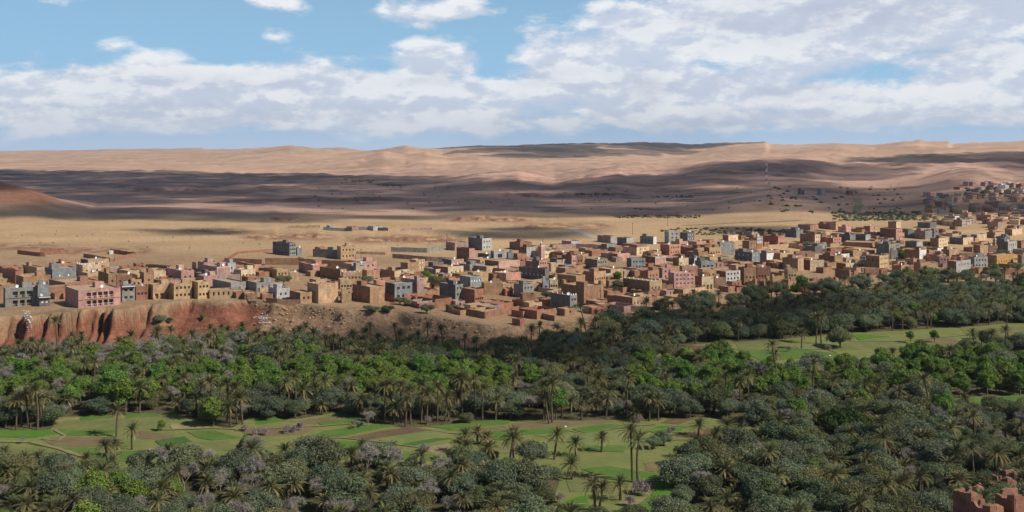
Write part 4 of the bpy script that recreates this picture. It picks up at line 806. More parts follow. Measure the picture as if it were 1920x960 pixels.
for px, py, s in ((690,800,.9),(665,806,.5),(42,833,.3),(1500,730,1.2),(1480,720,1.1),(105,790,.9),(300,900,1.1)): x, y = at(px, py); TREES.append(['bare', x, y, s, {}])
for px, py, s in ((1575,652,1.45),(1500,790,1.0),(1245,835,.6),(1226,842,.55)): x, y = at(px, py); TREES.append(['olive', x, y, s, {}])
BIGTREE = at(1585, 818)
def zone(px, py, n):
    """what grows at a pixel: weights of palm, olive, green, bare, nothing"""
    if 1080 < px and py < 660: return (.34, .50, .03, .05, .08)
    if py < 650: return (.55, .30, .02, .05, .10)
    if px < 470 and py < 700: return (.38, .24, .08, .26, .04) if px < 180 else (.22, .16, .10, .48, .04)
    if 430 < px < 1150 and py < 705: return (.50, .40, .02, .06, .02)
    if 440 < px < 950 and 705 <= py < 755: return (.06, .10, .80, .04, 0)
    if px < 440 and 700 <= py < 765: return (.22, .22, .34, .18, .04)
    if 1180 < px < 1500 and 690 < py < 765: return (.10, .16, .70, .04, 0)
    if 1580 < px and 680 < py < 752: return (.05, .12, .78, .02, .03)
    if 1420 < px < 1580 and 690 < py < 760: return (.10, .50, .22, .14, .04)
    if py < 820 and px < 1000: return (.34, .50, .05, .08, .03)
    if py < 820: return (.26, .60, .03, .08, .03)
    if px < 480 or n > .62: return (.34, .42, .03, .13, .08)
    return (.27, .60, .015, .065, .05)
def scatter():
    st = 5.6; rs = random.Random(99); own = [(t[1], t[2]) for t in TREES]
    ys = np.arange(222, 640, st); P = []
    for y in ys:
        for x in np.arange(-.66*y, .66*y, st): P.append((x+rs.uniform(-.42, .42)*st, y+rs.uniform(-.42, .42)*st))
    P = np.array(P); h = H(P[:, 0], P[:, 1]); u = P[:, 0]/P[:, 1]; px = CX+F*u; py = HZ+F*EYE/P[:, 1]; nz = fbm(P[:, 0]/40, P[:, 1]/40, 3, 88)
    et = np.interp(px, E[:, 0], E_Y); sw = np.interp(px, SW[:, 0], SW[:, 1])
    ok = (P[:, 1] < np.interp(px, [-400, 60, 250, 400, 520, 700, 900, 1050, 1150, 1250, 1400, 1500, 1600, 1700, 1800, 2400], [-23, -23, -30, -30, -28, -28, -28, -14, -4, 3, 14, 8, 4, 10, 8, 6])+et) & (h < 9)
    for poly in FIELD_BLOCKS: ok &= ~in_poly(px, py, poly)
    ok &= ~((np.hypot((P[:, 0]-97)/1.3, P[:, 1]-193) < 30)) & (np.hypot((P[:, 0]-BIGTREE[0])/1.1, P[:, 1]-BIGTREE[1]+4) > 10)
    own = np.array(own)
    for (x, y), a, b, n, o in zip(P, px, py, nz, ok):
        if not o or np.min((own[:, 0]-x)**2+(own[:, 1]-y)**2) < 5: continue
        wts = zone(a, b, n); k = rs.choices(('palm', 'olive', 'green', 'bare', None), wts)[0]; edge = a > 1040 and b < 650
        if k is None: continue
        if k == 'palm': TREES.append([k, x, y, rs.choice((2.5, 3.5, 4.5, 5.5, 6, 6.5, 7.5))+(1.5 if edge else 0) if b < 760 else rs.choice((2.5, 3, 3.5, 4, 4.5, 5, 6)), {}])
        elif k == 'olive': TREES.append([k, x, y, rs.choice((.55, .7, .85, .95, 1.05, 1.2))*rs.uniform(.92, 1.08)*(1.2 if edge else 1), {}])
        elif k == 'green': TREES.append([k, x, y, rs.uniform(.7, 1.1), {}])
        else: TREES.append([k, x, y, rs.uniform(.75, 1.15), {}])
scatter()
CROWN_H = dict(palm=2, olive=5, green=8, bare=6, almond=3)
ADJ = dict(palm=('slim date palm', 'stocky date palm', 'tall bare-trunked date palm', 'date palm with dry yellowed fronds'), olive=('rounded grey-green olive tree', 'broad grey-green olive tree', 'small dense olive tree'), green=('bright green leafy tree', 'tall bright green tree', 'small bright green bushy tree'), bare=('leafless grey tree', 'wide leafless grey tree'), almond=('small pink blossoming almond tree', 'little pale pink blossom tree'))
NAME = dict(palm='date_palm', olive='olive_tree', green='poplar_tree', bare='leafless_tree', almond='almond_tree'); NOUN = dict(palm='palm', olive='olive', green='green tree', bare='grey tree', almond='blossom tree')
GROUPS = dict(palm='date palms of the oasis', olive='olive trees of the oasis', green='bright green trees of the oasis', bare='leafless trees of the oasis', almond='almond trees in blossom')
TREE_OBJ = []; REST = {}
TZ = H(np.array([t[1] for t in TREES]), np.array([t[2] for t in TREES]))
def build_trees():
    by = {}
    for i, t in enumerate(TREES): by.setdefault(t[0], []).append((i, t))
    for kind, L in by.items():
        def score(t):
            px, py = PX(t[1], t[2], 0); top = HZ+F*(EYE-CROWN_H[kind])/t[2]
            return (1000 if t[4].get('named') else 0)+(1000/t[2] if -15 < px < 1935 and top < 960 else -1)
        L = sorted(L, key=lambda q: -score(q[1])); n = 0
        for i, (idx, t) in enumerate(L):
            if n >= 300 or score(t) < 0: REST.setdefault(kind, []).append((idx, t)); continue
            n += 1; _, x, y, s, ex = t; rs = random.Random(idx*31+7); rz = rs.uniform(0, 6.283); root = bpy.data.objects.new(NAME[kind], None); COL.objects.link(root)
            z = float(TZ[idx]); root.location = (x, y, z-.05); root.rotation_euler = (rs.gauss(0, .035), rs.gauss(0, .035), rz); v = 0
            if kind == 'palm':
                lean = rs.choice((0, 0, 0, .1, .1, .2)) if s > 4 else 0; tm, tip = get_trunk(s, lean, idx); v = idx % 8; cm, dm = PALM_CROWNS[v]; sc = rs.uniform(.85, 1.12)
                link('trunk', tm, root); link('crown', cm, root, tip, rs.uniform(0, 6), sc); link('dry_fronds', dm, root, tip+Vector((0, 0, -.1)), rs.uniform(0, 6), sc)
                a = 3 if v >= 6 else (2 if s > 6.5 else (1 if s < 3.2 else 0))
            elif kind in ('olive', 'green'):
                M = OLIVES if kind == 'olive' else GREENS; tm, cm = M[idx % len(M)]; root.scale = (s*rs.uniform(.92, 1.1), s*rs.uniform(.92, 1.1), s*rs.uniform(.85, 1.1)); link('trunk', tm, root); link('crown', cm, root)
                a = (2 if s < .92 else (1 if s > 1.08 else 0)) if kind == 'olive' else (2 if s < .75 else (1 if s > .95 else 0))
            else:
                M = BARES if kind == 'bare' else ALMONDS; bm_, pm = M[idx % len(M)]; root.scale = (s,)*3; link('branches', bm_, root)
                if pm: link('blossom', pm, root)
                a = 1 if s > 1.05 else 0
            root['category'] = 'tree' if kind != 'palm' else 'palm'; root['group'] = GROUPS[kind]
            px, py = PX(x, y, z+CROWN_H[kind]*.6); TREE_OBJ.append(dict(o=root, px=px, py=py, kind=kind, desc=ADJ[kind][a % len(ADJ[kind])]))
build_trees()
def mass(kind, name, label, parts):
    """the trees past the three hundred that show largest: one object that scatters the same crowns and trunks over its points"""
    L = REST.get(kind, [])
    if not L: return
    src = [o for p in parts for o in p]; nv = len(parts); P = []; A = []; S = []; K = []
    for idx, t in L:
        rs = random.Random(idx*31+7); a = rs.uniform(0, 6.28); z = float(TZ[idx])-.05; v = idx % nv; base = sum(len(q) for q in parts[:v]); k = rs.uniform(.85, 1.12)
        for m, o in enumerate(parts[v]):
            tr = o.name.startswith('trunk')
            if kind == 'palm': P.append((t[1], t[2], z if tr else z+t[3])); S.append((1, 1, t[3]/o['h']) if tr else (k, k, k))
            else: P.append((t[1], t[2], z)); S.append((t[3]*k,)*3)
            A.append((0, 0, a)); K.append(base+m)
    me = bpy.data.meshes.new(name); me.from_pydata(P, [], [])
    for nm, ty, data in (('rot', 'FLOAT_VECTOR', A), ('siz', 'FLOAT_VECTOR', S), ('var', 'INT', K)):
        at_ = me.attributes.new(nm, ty, 'POINT'); at_.data.foreach_set('vector' if ty == 'FLOAT_VECTOR' else 'value', np.array(data, np.float32 if ty == 'FLOAT_VECTOR' else np.int32).ravel())
    ng = bpy.data.node_groups.new(name, 'GeometryNodeTree'); ng.interface.new_socket('Geometry', in_out='INPUT', socket_type='NodeSocketGeometry'); ng.interface.new_socket('Geometry', in_out='OUTPUT', socket_type='NodeSocketGeometry')
    N = ng.nodes; K_ = ng.links; gi = N.new('NodeGroupInput'); go = N.new('NodeGroupOutput'); jn = N.new('GeometryNodeJoinGeometry'); K_.new(jn.outputs[0], go.inputs[0])
    def attr(nm, ty):
        n = N.new('GeometryNodeInputNamedAttribute'); n.data_type = ty; n.inputs['Name'].default_value = nm; return n.outputs['Attribute']
    ro, si, va = attr('rot', 'FLOAT_VECTOR'), attr('siz', 'FLOAT_VECTOR'), attr('var', 'INT')
    for k, o in enumerate(src):
        oi = N.new('GeometryNodeObjectInfo'); oi.inputs['Object'].default_value = o; oi.inputs['As Instance'].default_value = True; oi.transform_space = 'ORIGINAL'
        cp = N.new('FunctionNodeCompare'); cp.data_type = 'INT'; cp.operation = 'EQUAL'; K_.new(va, cp.inputs[2]); cp.inputs[3].default_value = k
        ip = N.new('GeometryNodeInstanceOnPoints'); K_.new(gi.outputs[0], ip.inputs['Points']); K_.new(cp.outputs[0], ip.inputs['Selection']); K_.new(oi.outputs['Geometry'], ip.inputs['Instance']); K_.new(ro, ip.inputs['Rotation']); K_.new(si, ip.inputs['Scale']); K_.new(ip.outputs[0], jn.inputs[0])
    o = link(name, me); md = o.modifiers.new('scatter', 'NODES'); md.node_group = ng; tag(o, label, None, None, 'stuff')
def sources(kind, nm, meshes):
    out = []
    for m in meshes:
        o = next((o for t in TREE_OBJ if t['kind'] == kind for o in t['o'].children if o.data == m), None)
        if o: out.append(o)
    return out
pc = [sources('palm', 'crown', PALM_CROWNS[i]) for i in range(6)]; tk = [(k, v) for k, v in PALM_TRUNKS.items() if abs(k[0]-5) < 1.1 and k[1] == 0]; to = sources('palm', 'trunk', [tk[0][1][0]])[0]; to['h'] = tk[0][0][0]
mass('palm', 'palm_grove', 'mass of distant date palms', [q+[to] for q in pc if len(q) == 2])
mass('olive', 'olive_grove', 'mass of distant grey-green olive trees', [sources('olive', '', [OLIVES[i][0], OLIVES[i][1]]) for i in range(7)])
mass('green', 'poplar_grove', 'mass of distant bright green trees', [sources('green', '', [GREENS[i][0], GREENS[i][1]]) for i in range(5)])
mass('bare', 'leafless_grove', 'mass of distant leafless grey trees', [sources('bare', '', [BARES[i][0]]) for i in range(4)])
print('TREES', {k: sum(1 for t in TREES if t[0] == k) for k in CROWN_H}, {k: len(v) for k, v in REST.items()})
# the one big round dark green tree
rt = bpy.data.objects.new('carob_tree', None); COL.objects.link(rt); rt.location = (*BIGTREE, 0)
rt.scale = (1.2, 1.2, 1.25)
L = [(0, 0, 3.6, 3.6)]+[(math.cos(k*.9)*4.2, math.sin(k*.9)*3.6, 2.9+.5*math.sin(k*2.3), 2.5) for k in range(7)]+[(1.6, 0, 4.6, 2.6), (-1.8, .4, 4.4, 2.5)]
link('trunk', trunk_mesh('trunk', 2.2, .45, .3, BARK2, 4, 3), rt); link('crown', crown_mesh('crown', 77, L, 9000, .34, (.022, .05, .012), (.06, .115, .022), LEAF_GREEN, .75, .72, .2), rt)
tag(rt, 'big dome-shaped dark green tree standing out among the grey-green olives', 'tree')

# ------------------------------------------------------------------ free-standing walls
def wall_line(P, h, c, label, wd=.4, broken=.0, name='boundary_wall', cap=None):
    """mud wall along a line of ground points (pixels of its foot); each straight run is a part"""
    g = [G(*p, 400, 2600, 700) for p in P]; root = bpy.data.objects.new(name, None); COL.objects.link(root); root.location = (*g[0], float(H(*g[0])))
    rs = random.Random(len(label)+int(P[0][0])); o = root.location
    for (ax, ay), (bx, by) in zip(g[:-1], g[1:]):
        n = max(2, int(math.hypot(bx-ax, by-ay)/3)); V = []; Fc = []; t = Vector((bx-ax, by-ay, 0)).normalized(); s = Vector((-t.y, t.x, 0))*wd/2
        xs = np.linspace(ax, bx, n+1); ys = np.linspace(ay, by, n+1); zs = H(xs, ys)
        for x, y, z in zip(xs, ys, zs):
            top = z+h*(1+rs.uniform(-.05, .05)-(broken*rs.random()))
            for q, zz in ((s, z-1), (-s, z-1), (-s, top), (s, top)): V.append((x+q.x-o.x, y+q.y-o.y, zz-o.z))
        for k in range(n):
            a = 4*k; b_ = a+4; Fc += [(a+1, a, b_, b_+1)[::-1], (a+1, b_+1, b_+2, a+2), (a+2, b_+2, b_+3, a+3), (a+3, b_+3, b_, a)]
        Fc += [(0, 1, 2, 3), (4*n+3, 4*n+2, 4*n+1, 4*n)]
        link('wall_run', mesh('wall_run', V, Fc, [wall_mat(c)]), root)
    tag(root, label, 'wall', 'walls on and below the plain'); return root
wl = wall_line
wl([(33,476),(75,481),(84,481),(85,478),(128,476)],2.6,'redmud','mud-brown wall of the empty plot, leftmost on the plain')
wl([(75,473),(120,472)],2.4,'redmud','short dark wall behind the leftmost empty plot on the plain')
wl([(157,482),(180,486),(207,491)],2.4,'redmud','stepped dark wall running down the plain beside the white gate hut')
wl([(207,473),(256,481),(215,489)],2.5,'redmud','dark angled wall joined to the white gate hut on the plain')
wl([(420,492),(446,476),(512,471)],1.6,'redmud','thin red wall climbing to the dark grey unfinished block')
wl([(421,494),(491,497)],3.4,'red','dark red retaining wall above the pink house with white edging')
wl([(497,496),(560,497),(664,503),(667,488)],4.0,'redmud','long dark red wall below the tall ochre house with turret')
wl([(668,476),(722,478),(733,472)],1.7,'tan','low tan wall right of the tall ochre house with turret')
wl([(733,472),(800,474),(832,469)],3.2,'grey','long grey wall on the plain left of the tall dark grey block')
wl([(736,484),(800,489),(858,492)],2.8,'pinkgrey','long brown wall across the plain above the middle houses')
wl([(836,583),(880,592),(909,598),(940,591),(973,586)],3.0,'redmud','long angled red mud wall at the top of the rubble slope')
wl([(973,584),(1000,594),(1040,602)],2.4,'redmud','red mud wall beside the open courtyard at the rubble slope')
wl([(1036,468),(1080,466),(1127,468)],3.4,'pinkgrey','long brown wall behind the minaret')
wl([(1840,512),(1880,515),(1930,514)],3.6,'red','long red wall along the grove at the right edge')
wl([(499,568),(520,570),(561,570)],2.2,'mud','low brown wall in front of the pale grey house with parked car')
wl([(1440,466),(1480,464),(1520,470)],2.6,'tan','pale wall below the brick red house with roof room')
wl([(1500,472),(1560,474),(1640,476)],2.8,'redmud','long reddish wall across the middle of the eastern town')
wl([(1180,584),(1225,586),(1262,568)],2.6,'mud','brown wall above the palms below the broad brown house')
wl([(1285,577),(1320,572),(1350,566)],2.4,'mud','brown wall above the palms below the large pink building')
wl([(606,431),(650,433),(700,432),(728,433)],2.6,'grey','grey wall of the lonely farm on the plain')
wl([(540,428),(600,427)],2.2,'tan','pale wall left of the lonely farm on the plain')
wl([(752,433),(810,431)],2.2,'pinkgrey','dark low wall right of the lonely farm on the plain')
for (a, b_, c, d, e, col, lab) in ((612,618,630,432,423,'lgrey','pale farm house left in the lonely farm on the plain'),(650,660,672,433,425,'pinkgrey','dusky farm house in the middle of the lonely farm on the plain'),(690,700,716,433,424,'lgrey','pale farm house right in the lonely farm on the plain'),(204,205,209,477,472,'white','tiny white gate hut on the golden plain'),(1532,1540,1548,366,354,'bluegrey','lone blue-grey house on the dark slope right of the mast'),(1496,1500,1508,365,357,'dgrey','lone dark house just right of the mast on the slope'),(1586,1592,1600,366,358,'redmud','lone reddish house on the dark slope')):
    o = h_(a, b_, c, d, e, col, desc=lab, name='farm_house' if 'farm' in lab else ('gate_hut' if 'hut' in lab else 'house'), room=False); HOUSES[-1]['fixed'] = 1

# ------------------------------------------------------------------ ruined mud kasbahs
def ruin(xl, xc, xr, yb, yt, c, label, seed, th=None, y0=400., ground=None):
    rs = random.Random(seed); u = lambda p: (p-CX)/F
    cx, cy = G(xc, yb, y0, 2600, 900); t = R(41 if th is None else th)
    sol = lambda tx, ty, ut: (ut*cy-cx)/(tx-ut*ty)
    bd = min(max(sol(-math.sin(t), math.cos(t), u(xl)), 4), 14); a = min(max(sol(math.cos(t), math.sin(t), u(xr)), 2.5), 20); h = (yb-yt)/F*cy
    root = bpy.data.objects.new('ruined_kasbah', None); COL.objects.link(root); root.location = (cx, cy, float(H(cx, cy))); root.rotation_euler = (0, 0, t)
    def run(x0, y0_, x1, y1, hs):
        n = max(6, int(math.hypot(x1-x0, y1-y0_)/.7)); V = []; Fc = []; dx, dy = x1-x0, y1-y0_; L = math.hypot(dx, dy); nx, ny = -dy/L*.3, dx/L*.3
        nb = rs.choice((2, 3, 3)); lv = [hs*rs.choice((1, .95, .8, .62, .45)) for _ in range(nb)]; cut = sorted(rs.uniform(.2, .8) for _ in range(nb-1))
        for k in range(n+1):
            f = k/n; top = lv[sum(f > q for q in cut)]+rs.uniform(-.16, .1)*1.2
            for s, z in ((1, -1.5), (-1, -1.5), (-1, top), (1, top+rs.uniform(-.1, .1))): V.append((x0+dx*f+nx*s, y0_+dy*f+ny*s, z))
        for k in range(n): a_ = 4*k; b_ = a_+4; Fc += [(a_+1, b_+1, b_+2, a_+2), (a_+2, b_+2, b_+3, a_+3), (a_+3, b_+3, b_, a_)]
        Fc += [(0, 1, 2, 3), (4*n+3, 4*n+2, 4*n+1, 4*n)]
        link('broken_wall', mesh('broken_wall', V, Fc, [wall_mat(c)]), root)
    run(0, 0, a, 0, h*.9); run(0, .3, 0, bd, h); run(a, .3, a, bd, h*.8); run(0, bd, a, bd, h*.95); run(a*.5, .4, a*.5, bd-.3, h*.7)
    for (tx, ty, k) in ((-.3, -.3, 1.05), (a-1.6, -.4, .9 if rs.random() < .6 else .5)):
        q = MB(); hh = h*k; s = 1.9
        q.v += [(tx, ty, -1.5), (tx+s, ty, -1.5), (tx+s, ty+s, -1.5), (tx, ty+s, -1.5), (tx+.12, ty+.12, hh), (tx+s-.12, ty+.12, hh*.95), (tx+s-.12, ty+s-.12, hh*.98), (tx+.12, ty+s-.12, hh*.9)]
        for f in ((4, 5, 6, 7), (0, 1, 5, 4), (1, 2, 6, 5), (2, 3, 7, 6), (3, 0, 4, 7)): q.f.append(f); q.m.append(0)
        link('ruined_tower', q.mesh('ruined_tower', [wall_mat(c)]), root)
    tag(root, label, 'ruin', 'ruined mud kasbahs'); return root
ruin(1408,1416,1440,548,523,'mud','ruined dark mud kasbah with toothed walls, leftmost of the ruins by the grove',1)
ruin(1440,1448,1470,550,515,'mud','ruined mud kasbah with tall broken corner, second of the ruins from the left',2)
ruin(1466,1478,1500,549,524,'tan','crumbling tan kasbah in the middle of the ruins by the grove',3)
ruin(1496,1510,1532,549,520,'redmud','roofless red-brown kasbah with dark rooms among the ruins by the grove',4)
ruin(1532,1542,1562,545,522,'tan','pale roofless ruin with arched gap, second from the right of the ruins',5)
ruin(1556,1566,1592,540,520,'mud','low crumbled ruin, rightmost of the ruins by the grove',6)
ruin(1566,1592,1608,530,506,'redmud','long dark ruin with two standing pillars behind the other ruins',7)
ruin(1322,1332,1352,583,566,'redmud','small ruined mud house among palms left of the ruins',8)
ruin(1278,1290,1306,572,552,'redmud','broken mud house with triangular shadow below the large pink building',9)
for i, (a_, b_, c_, d_, e_, lb) in enumerate(((1815,1821,1834,966,926,'low stepped red ruin wall, leftmost in the bottom right corner'),(1828,1834,1848,958,914,'block-like red ruin tower, second from the left in the bottom right corner'),(1858,1863,1872,946,908,'slender red ruin tower standing alone in the bottom right corner'),(1874,1878,1886,942,904,'thin broken red pillar beside the slender red ruin tower'),(1882,1889,1904,944,898,'tall narrow red ruin pillar near the right edge at the bottom'),(1892,1902,1926,936,888,'tallest red ruin with a gap at the right edge of the bottom corner'),(1880,1902,1940,962,930,'low red ruin wall in front of the tallest red ruin at the bottom right'),(1846,1856,1878,972,950,'knee-high red ruin wall at the bottom edge in the right corner'))): ruin(a_, b_, c_, d_, e_, 'redmud', lb, 20+i, 25, 150.)

# ------------------------------------------------------------------ minarets, mast, poles
def minaret(px, pb, pt, wd, c, label):
    x, y = G(px, pb, 400, 2600, 900); h = (pb-pt)/F*y; root = bpy.data.objects.new('minaret', None); COL.objects.link(root); root.location = (x, y, float(H(x, y))); root.rotation_euler = (0, 0, R(41))
    q = MB(); hh = h*.78; facade(q, (0, 0, 0), (1, 0), (0, -1), wd, hh, [(wd*.35, wd*.65, hh*(.15+.27*k), hh*(.24+.27*k), .2, True) for k in range(3)], 0); facade(q, (0, wd, 0), (0, -1), (-1, 0), wd, hh, [(wd*.35, wd*.65, hh*(.15+.27*k), hh*(.24+.27*k), .2, True) for k in range(3)], 0)
    facade(q, (wd, 0, 0), (0, 1), (1, 0), wd, hh, [], 0); facade(q, (wd, wd, 0), (-1, 0), (0, 1), wd, hh, [], 0); q.quad((0, 0, hh), (wd, 0, hh), (wd, wd, hh), (0, wd, hh)); link('shaft', q.mesh('shaft', [wall_mat(c)]), root)
    q = MB(); q.box(-.2, wd+.2, -.2, wd+.2, hh+.004, hh+.4); link('balcony', q.mesh('balcony', [FRAMES['white']]), root)
    q = MB(); m_ = wd/2; q.box(m_-wd*.24, m_+wd*.24, m_-wd*.24, m_+wd*.24, hh+.4, h*.95); link('lantern', q.mesh('lantern', [wall_mat(c)]), root)
    q = MB(); q.bar((m_, m_, h*.95), (m_, m_, h*.95+wd*.3), wd*.26, .08, 8); q.bar((m_, m_, h*.95), (m_, m_, h*1.1), .06, .04, 4); link('finial', q.mesh('finial', [FRAMES['white']]), root)
    tag(root, label, 'minaret', 'minarets')
minaret(1015,488,455,3.0,'pink','slender pink minaret rising above the middle of the village'); minaret(1866,476,441,1.7,'ochre','thin ochre minaret in the eastern town beside the ochre houses')
def mast():
    x, y = G(1437, 346, 800, 3000, 900); h = 41/F*y; root = bpy.data.objects.new('lattice_mast', None); COL.objects.link(root); root.location = (x, y, float(H(x, y)))
    red = surf('mast_red', (.5, .09, .06), .6, 0, 1, 0); white = surf('mast_white', (.75, .75, .73), .6, 0, 1, 0); n = 7
    for k in range(n):
        q = MB(); z0, z1 = h*k/n, h*(k+1)/n; w0, w1 = 2.2*(1-.7*k/n), 2.2*(1-.7*(k+1)/n)
        C0 = [(w0*math.cos(a), w0*math.sin(a), z0) for a in (0, 2.09, 4.19)]; C1 = [(w1*math.cos(a), w1*math.sin(a), z1) for a in (0, 2.09, 4.19)]
        for i in range(3): q.bar(C0[i], C1[i], .22, .22, 4); q.bar(C0[i], C1[(i+1) % 3], .13, .13, 4); q.bar(C1[i], C0[(i+1) % 3], .13, .13, 4); q.bar(C1[i], C1[(i+1) % 3], .13, .13, 4)
        link('mast_section', q.mesh('mast_section', [red if k % 2 else white]), root)
    q = MB(); q.box(3, 7, -1.5, 1.5, -1, 3); link('equipment_cabin', q.mesh('equipment_cabin', [wall_mat('lgrey')]), root)
    for k in range(3):
        q = MB(); q.bar((.7, 0, h*(.72+.09*k)), (1.5, -.5, h*(.72+.09*k)), .75, .75, 8); link('antenna_drum', q.mesh('antenna_drum', [white]), root)
    tag(root, 'tall red and white lattice mast on the dark hill', 'mast')
mast()
POLE = surf('pole_wood', (.16, .13, .10), .9, .1)
def pole(px, pb, pt, label, arm=True):
    x, y = G(px, pb, 400, 2600, 900); h = (pb-pt)/F*y; root = bpy.data.objects.new('utility_pole', None); COL.objects.link(root); root.location = (x, y, float(H(x, y)))
    q = MB(); q.bar((0, 0, -.5), (0, 0, h), .19, .13, 6); link('post', q.mesh('post', [POLE]), root)
    q = MB(); q.box(-.9, .9, -.07, .07, h-.7, h-.55); link('crossarm', q.mesh('crossarm', [POLE]), root)
    tag(root, label, 'pole', 'utility poles')
for px, pb, pt, lb in ((677,489,466,'utility pole right of the tall ochre house with turret'),(838,463,438,'tall thin pole with pale foot left of the tall dark grey block'),(1018,456,430,'thin pole standing behind the minaret'),(1080,482,470,'thin pole among the pink houses in the middle of the village'),(471,568,543,'utility pole in front of the grey houses above the scarp'),(480,568,543,'twin utility pole right of the grey houses above the scarp'),(1186,440,418,'thin pole on the dark plain behind the tall pale grey block'),(1550,462,444,'thin pole in the upper eastern town'),(1791,440,415,'thin pole on the shaded hillside of the eastern town'),(1252,424,404,'thin pole beside the track on the plain')): pole(px, pb, pt, lb)

# ------------------------------------------------------------------ parked car, white bundles
def car():
    x, y = G(528, 561, 400, 700, 900); root = bpy.data.objects.new('parked_car', None); COL.objects.link(root); root.location = (x, y, float(H(x, y))); root.rotation_euler = (0, 0, R(8))
    paint = surf('car_paint_white', (.8, .8, .8), .3, 0, 1, 0); tyre = surf('tyre_black', (.02, .02, .02), .8, 0, 1, 0)
    prof = [(-2.1, .35), (-2.1, .85), (-1.9, 1.0), (-1.2, 1.45), (.5, 1.48), (1.15, 1.0), (2.0, .88), (2.12, .6), (2.1, .35)]; n = len(prof)
    V = [(x_, -.82 if z < 1.1 else -.66, z) for x_, z in prof]+[(x_, .82 if z < 1.1 else .66, z) for x_, z in prof]
    Fc = [tuple(range(n)), tuple(range(2*n-1, n-1, -1))]+[(k, k+n, (k+1) % n+n, (k+1) % n) for k in range(n)]; link('body', mesh('body', V, Fc, [paint]), root)
    q = MB(); q.quad((-1.15, -.80, 1.02), (.95, -.80, 1.02), (.42, -.69, 1.42), (-1.05, -.69, 1.42)); link('window', q.mesh('window', [GLASS]), root)
    for wx in (-1.3, 1.3):
        for wy in (-.86, .70): q = MB(); q.bar((wx, wy, .33), (wx, wy+.16, .33), .33, .33, 10); link('wheel', q.mesh('wheel', [tyre]), root)
    tag(root, 'white car parked in front of the pale grey house', 'car')
car()
def sack(px, py, s, label):
    x, y = flat(px, py); V0, F0 = ICO2; q = V0*np.array([.7, .45, .42])*s*(1+.25*(fbm(V0[:, 0]*2+px, V0[:, 1]*2+V0[:, 2], 2, 3)[:, None]-.5)); q[:, 2] += .3*s
    root = link('bundle', mesh('bundle', q, F0, [surf('white_cloth', (.8, .8, .78), .9, 0, 1, 0)], smooth=True), None, (x, y, .3)); tag(root, label, 'bundle', 'white bundles in the fields')
sack(1060,803,.6,'small white bundle lying in the green field near the palm group'); sack(676,789,.5,'small white bundle at the field edge beside the bare bush'); sack(1556,669,.6,'tiny white bundle in the upper right fields')

# ------------------------------------------------------------------ rubble, white spill, slope scrub
def pieces(name, n, poly, size, c0, label, seed, quad=False):
    rg = np.random.default_rng(seed); xs = [p[0] for p in poly]; ys = [p[1] for p in poly]; V = []; T = []; V0, F0 = ICO1; o = 0; k = 0; C = []
    while k < n:
        px, py = rg.uniform(min(xs), max(xs)), rg.uniform(min(ys), max(ys))
        if not in_poly(np.array([px]), np.array([py]), poly)[0]: k += 0; continue
        k += 1; V.append((px, py))
    g = [];
    P = np.array(V); Yg = np.linspace(395, 640, 200); V = []
    for px, py in P:
        u = (px-CX)/F; zr = EYE-(py-HZ)/F*Yg; i = int(np.argmax(zr <= H(u*Yg, Yg))); g.append((u*Yg[i], Yg[i]))
    g = np.array(g); z = H(g[:, 0], g[:, 1])
    for (x, y), zz in zip(g, z):
        s = size*rg.uniform(.4, 1.5); q = V0*s*rg.uniform(.6, 1.1, (len(V0), 1))*np.array([1.2, 1, .7])+np.array([x, y, zz]); V.append(q); T.append(F0+o); o += len(V0); C.append(np.tile(np.array(c0)*rg.uniform(.6, 1.25), (len(V0), 1)))
    tag(link(name, mesh(name, np.concatenate(V), np.concatenate(T), [surf('stone', None, .95, .15, 2, .3, 3, attr='Col')], col=np.concatenate(C))), label, None, None, 'stuff')
pieces('rubble', 420, [(480,572),(640,582),(860,604),(1000,618),(1040,606),(1040,640),(860,650),(600,625),(470,610)], .55, (.33, .22, .14), 'loose rubble on the slope', 1)
pieces('rubble_white', 220, [(484,594),(500,592),(508,606),(504,618),(490,610)], .34, (.5, .47, .43), 'white rubble spill down the slope', 2)
pieces('rubble_grey', 130, [(44,582),(56,580),(58,600),(62,625),(50,622)], .32, (.5, .47, .44), 'grey rubble spill down the red cliff', 3)
def shrub(px, py, s, kind, label):
    Yg = np.linspace(380, 2500, 1500); u = (px-CX)/F; zr = EYE-(py-HZ)/F*Yg; i = int(np.argmax(zr <= H(u*Yg, Yg))); x, y = u*Yg[i], Yg[i]
    M = OLIVES if kind == 'o' else GREENS; root = bpy.data.objects.new('shrub' if s < .8 else 'tree', None); COL.objects.link(root); root.location = (x, y, float(H(x, y))-.2); root.rotation_euler = (0, 0, px); root.scale = (s, s, s*.9)
    link('trunk', M[int(px) % 5][0], root); link('crown', M[int(px) % 5][1], root); tag(root, label, 'shrub' if s < .8 else 'tree', 'trees and shrubs on the plateau')
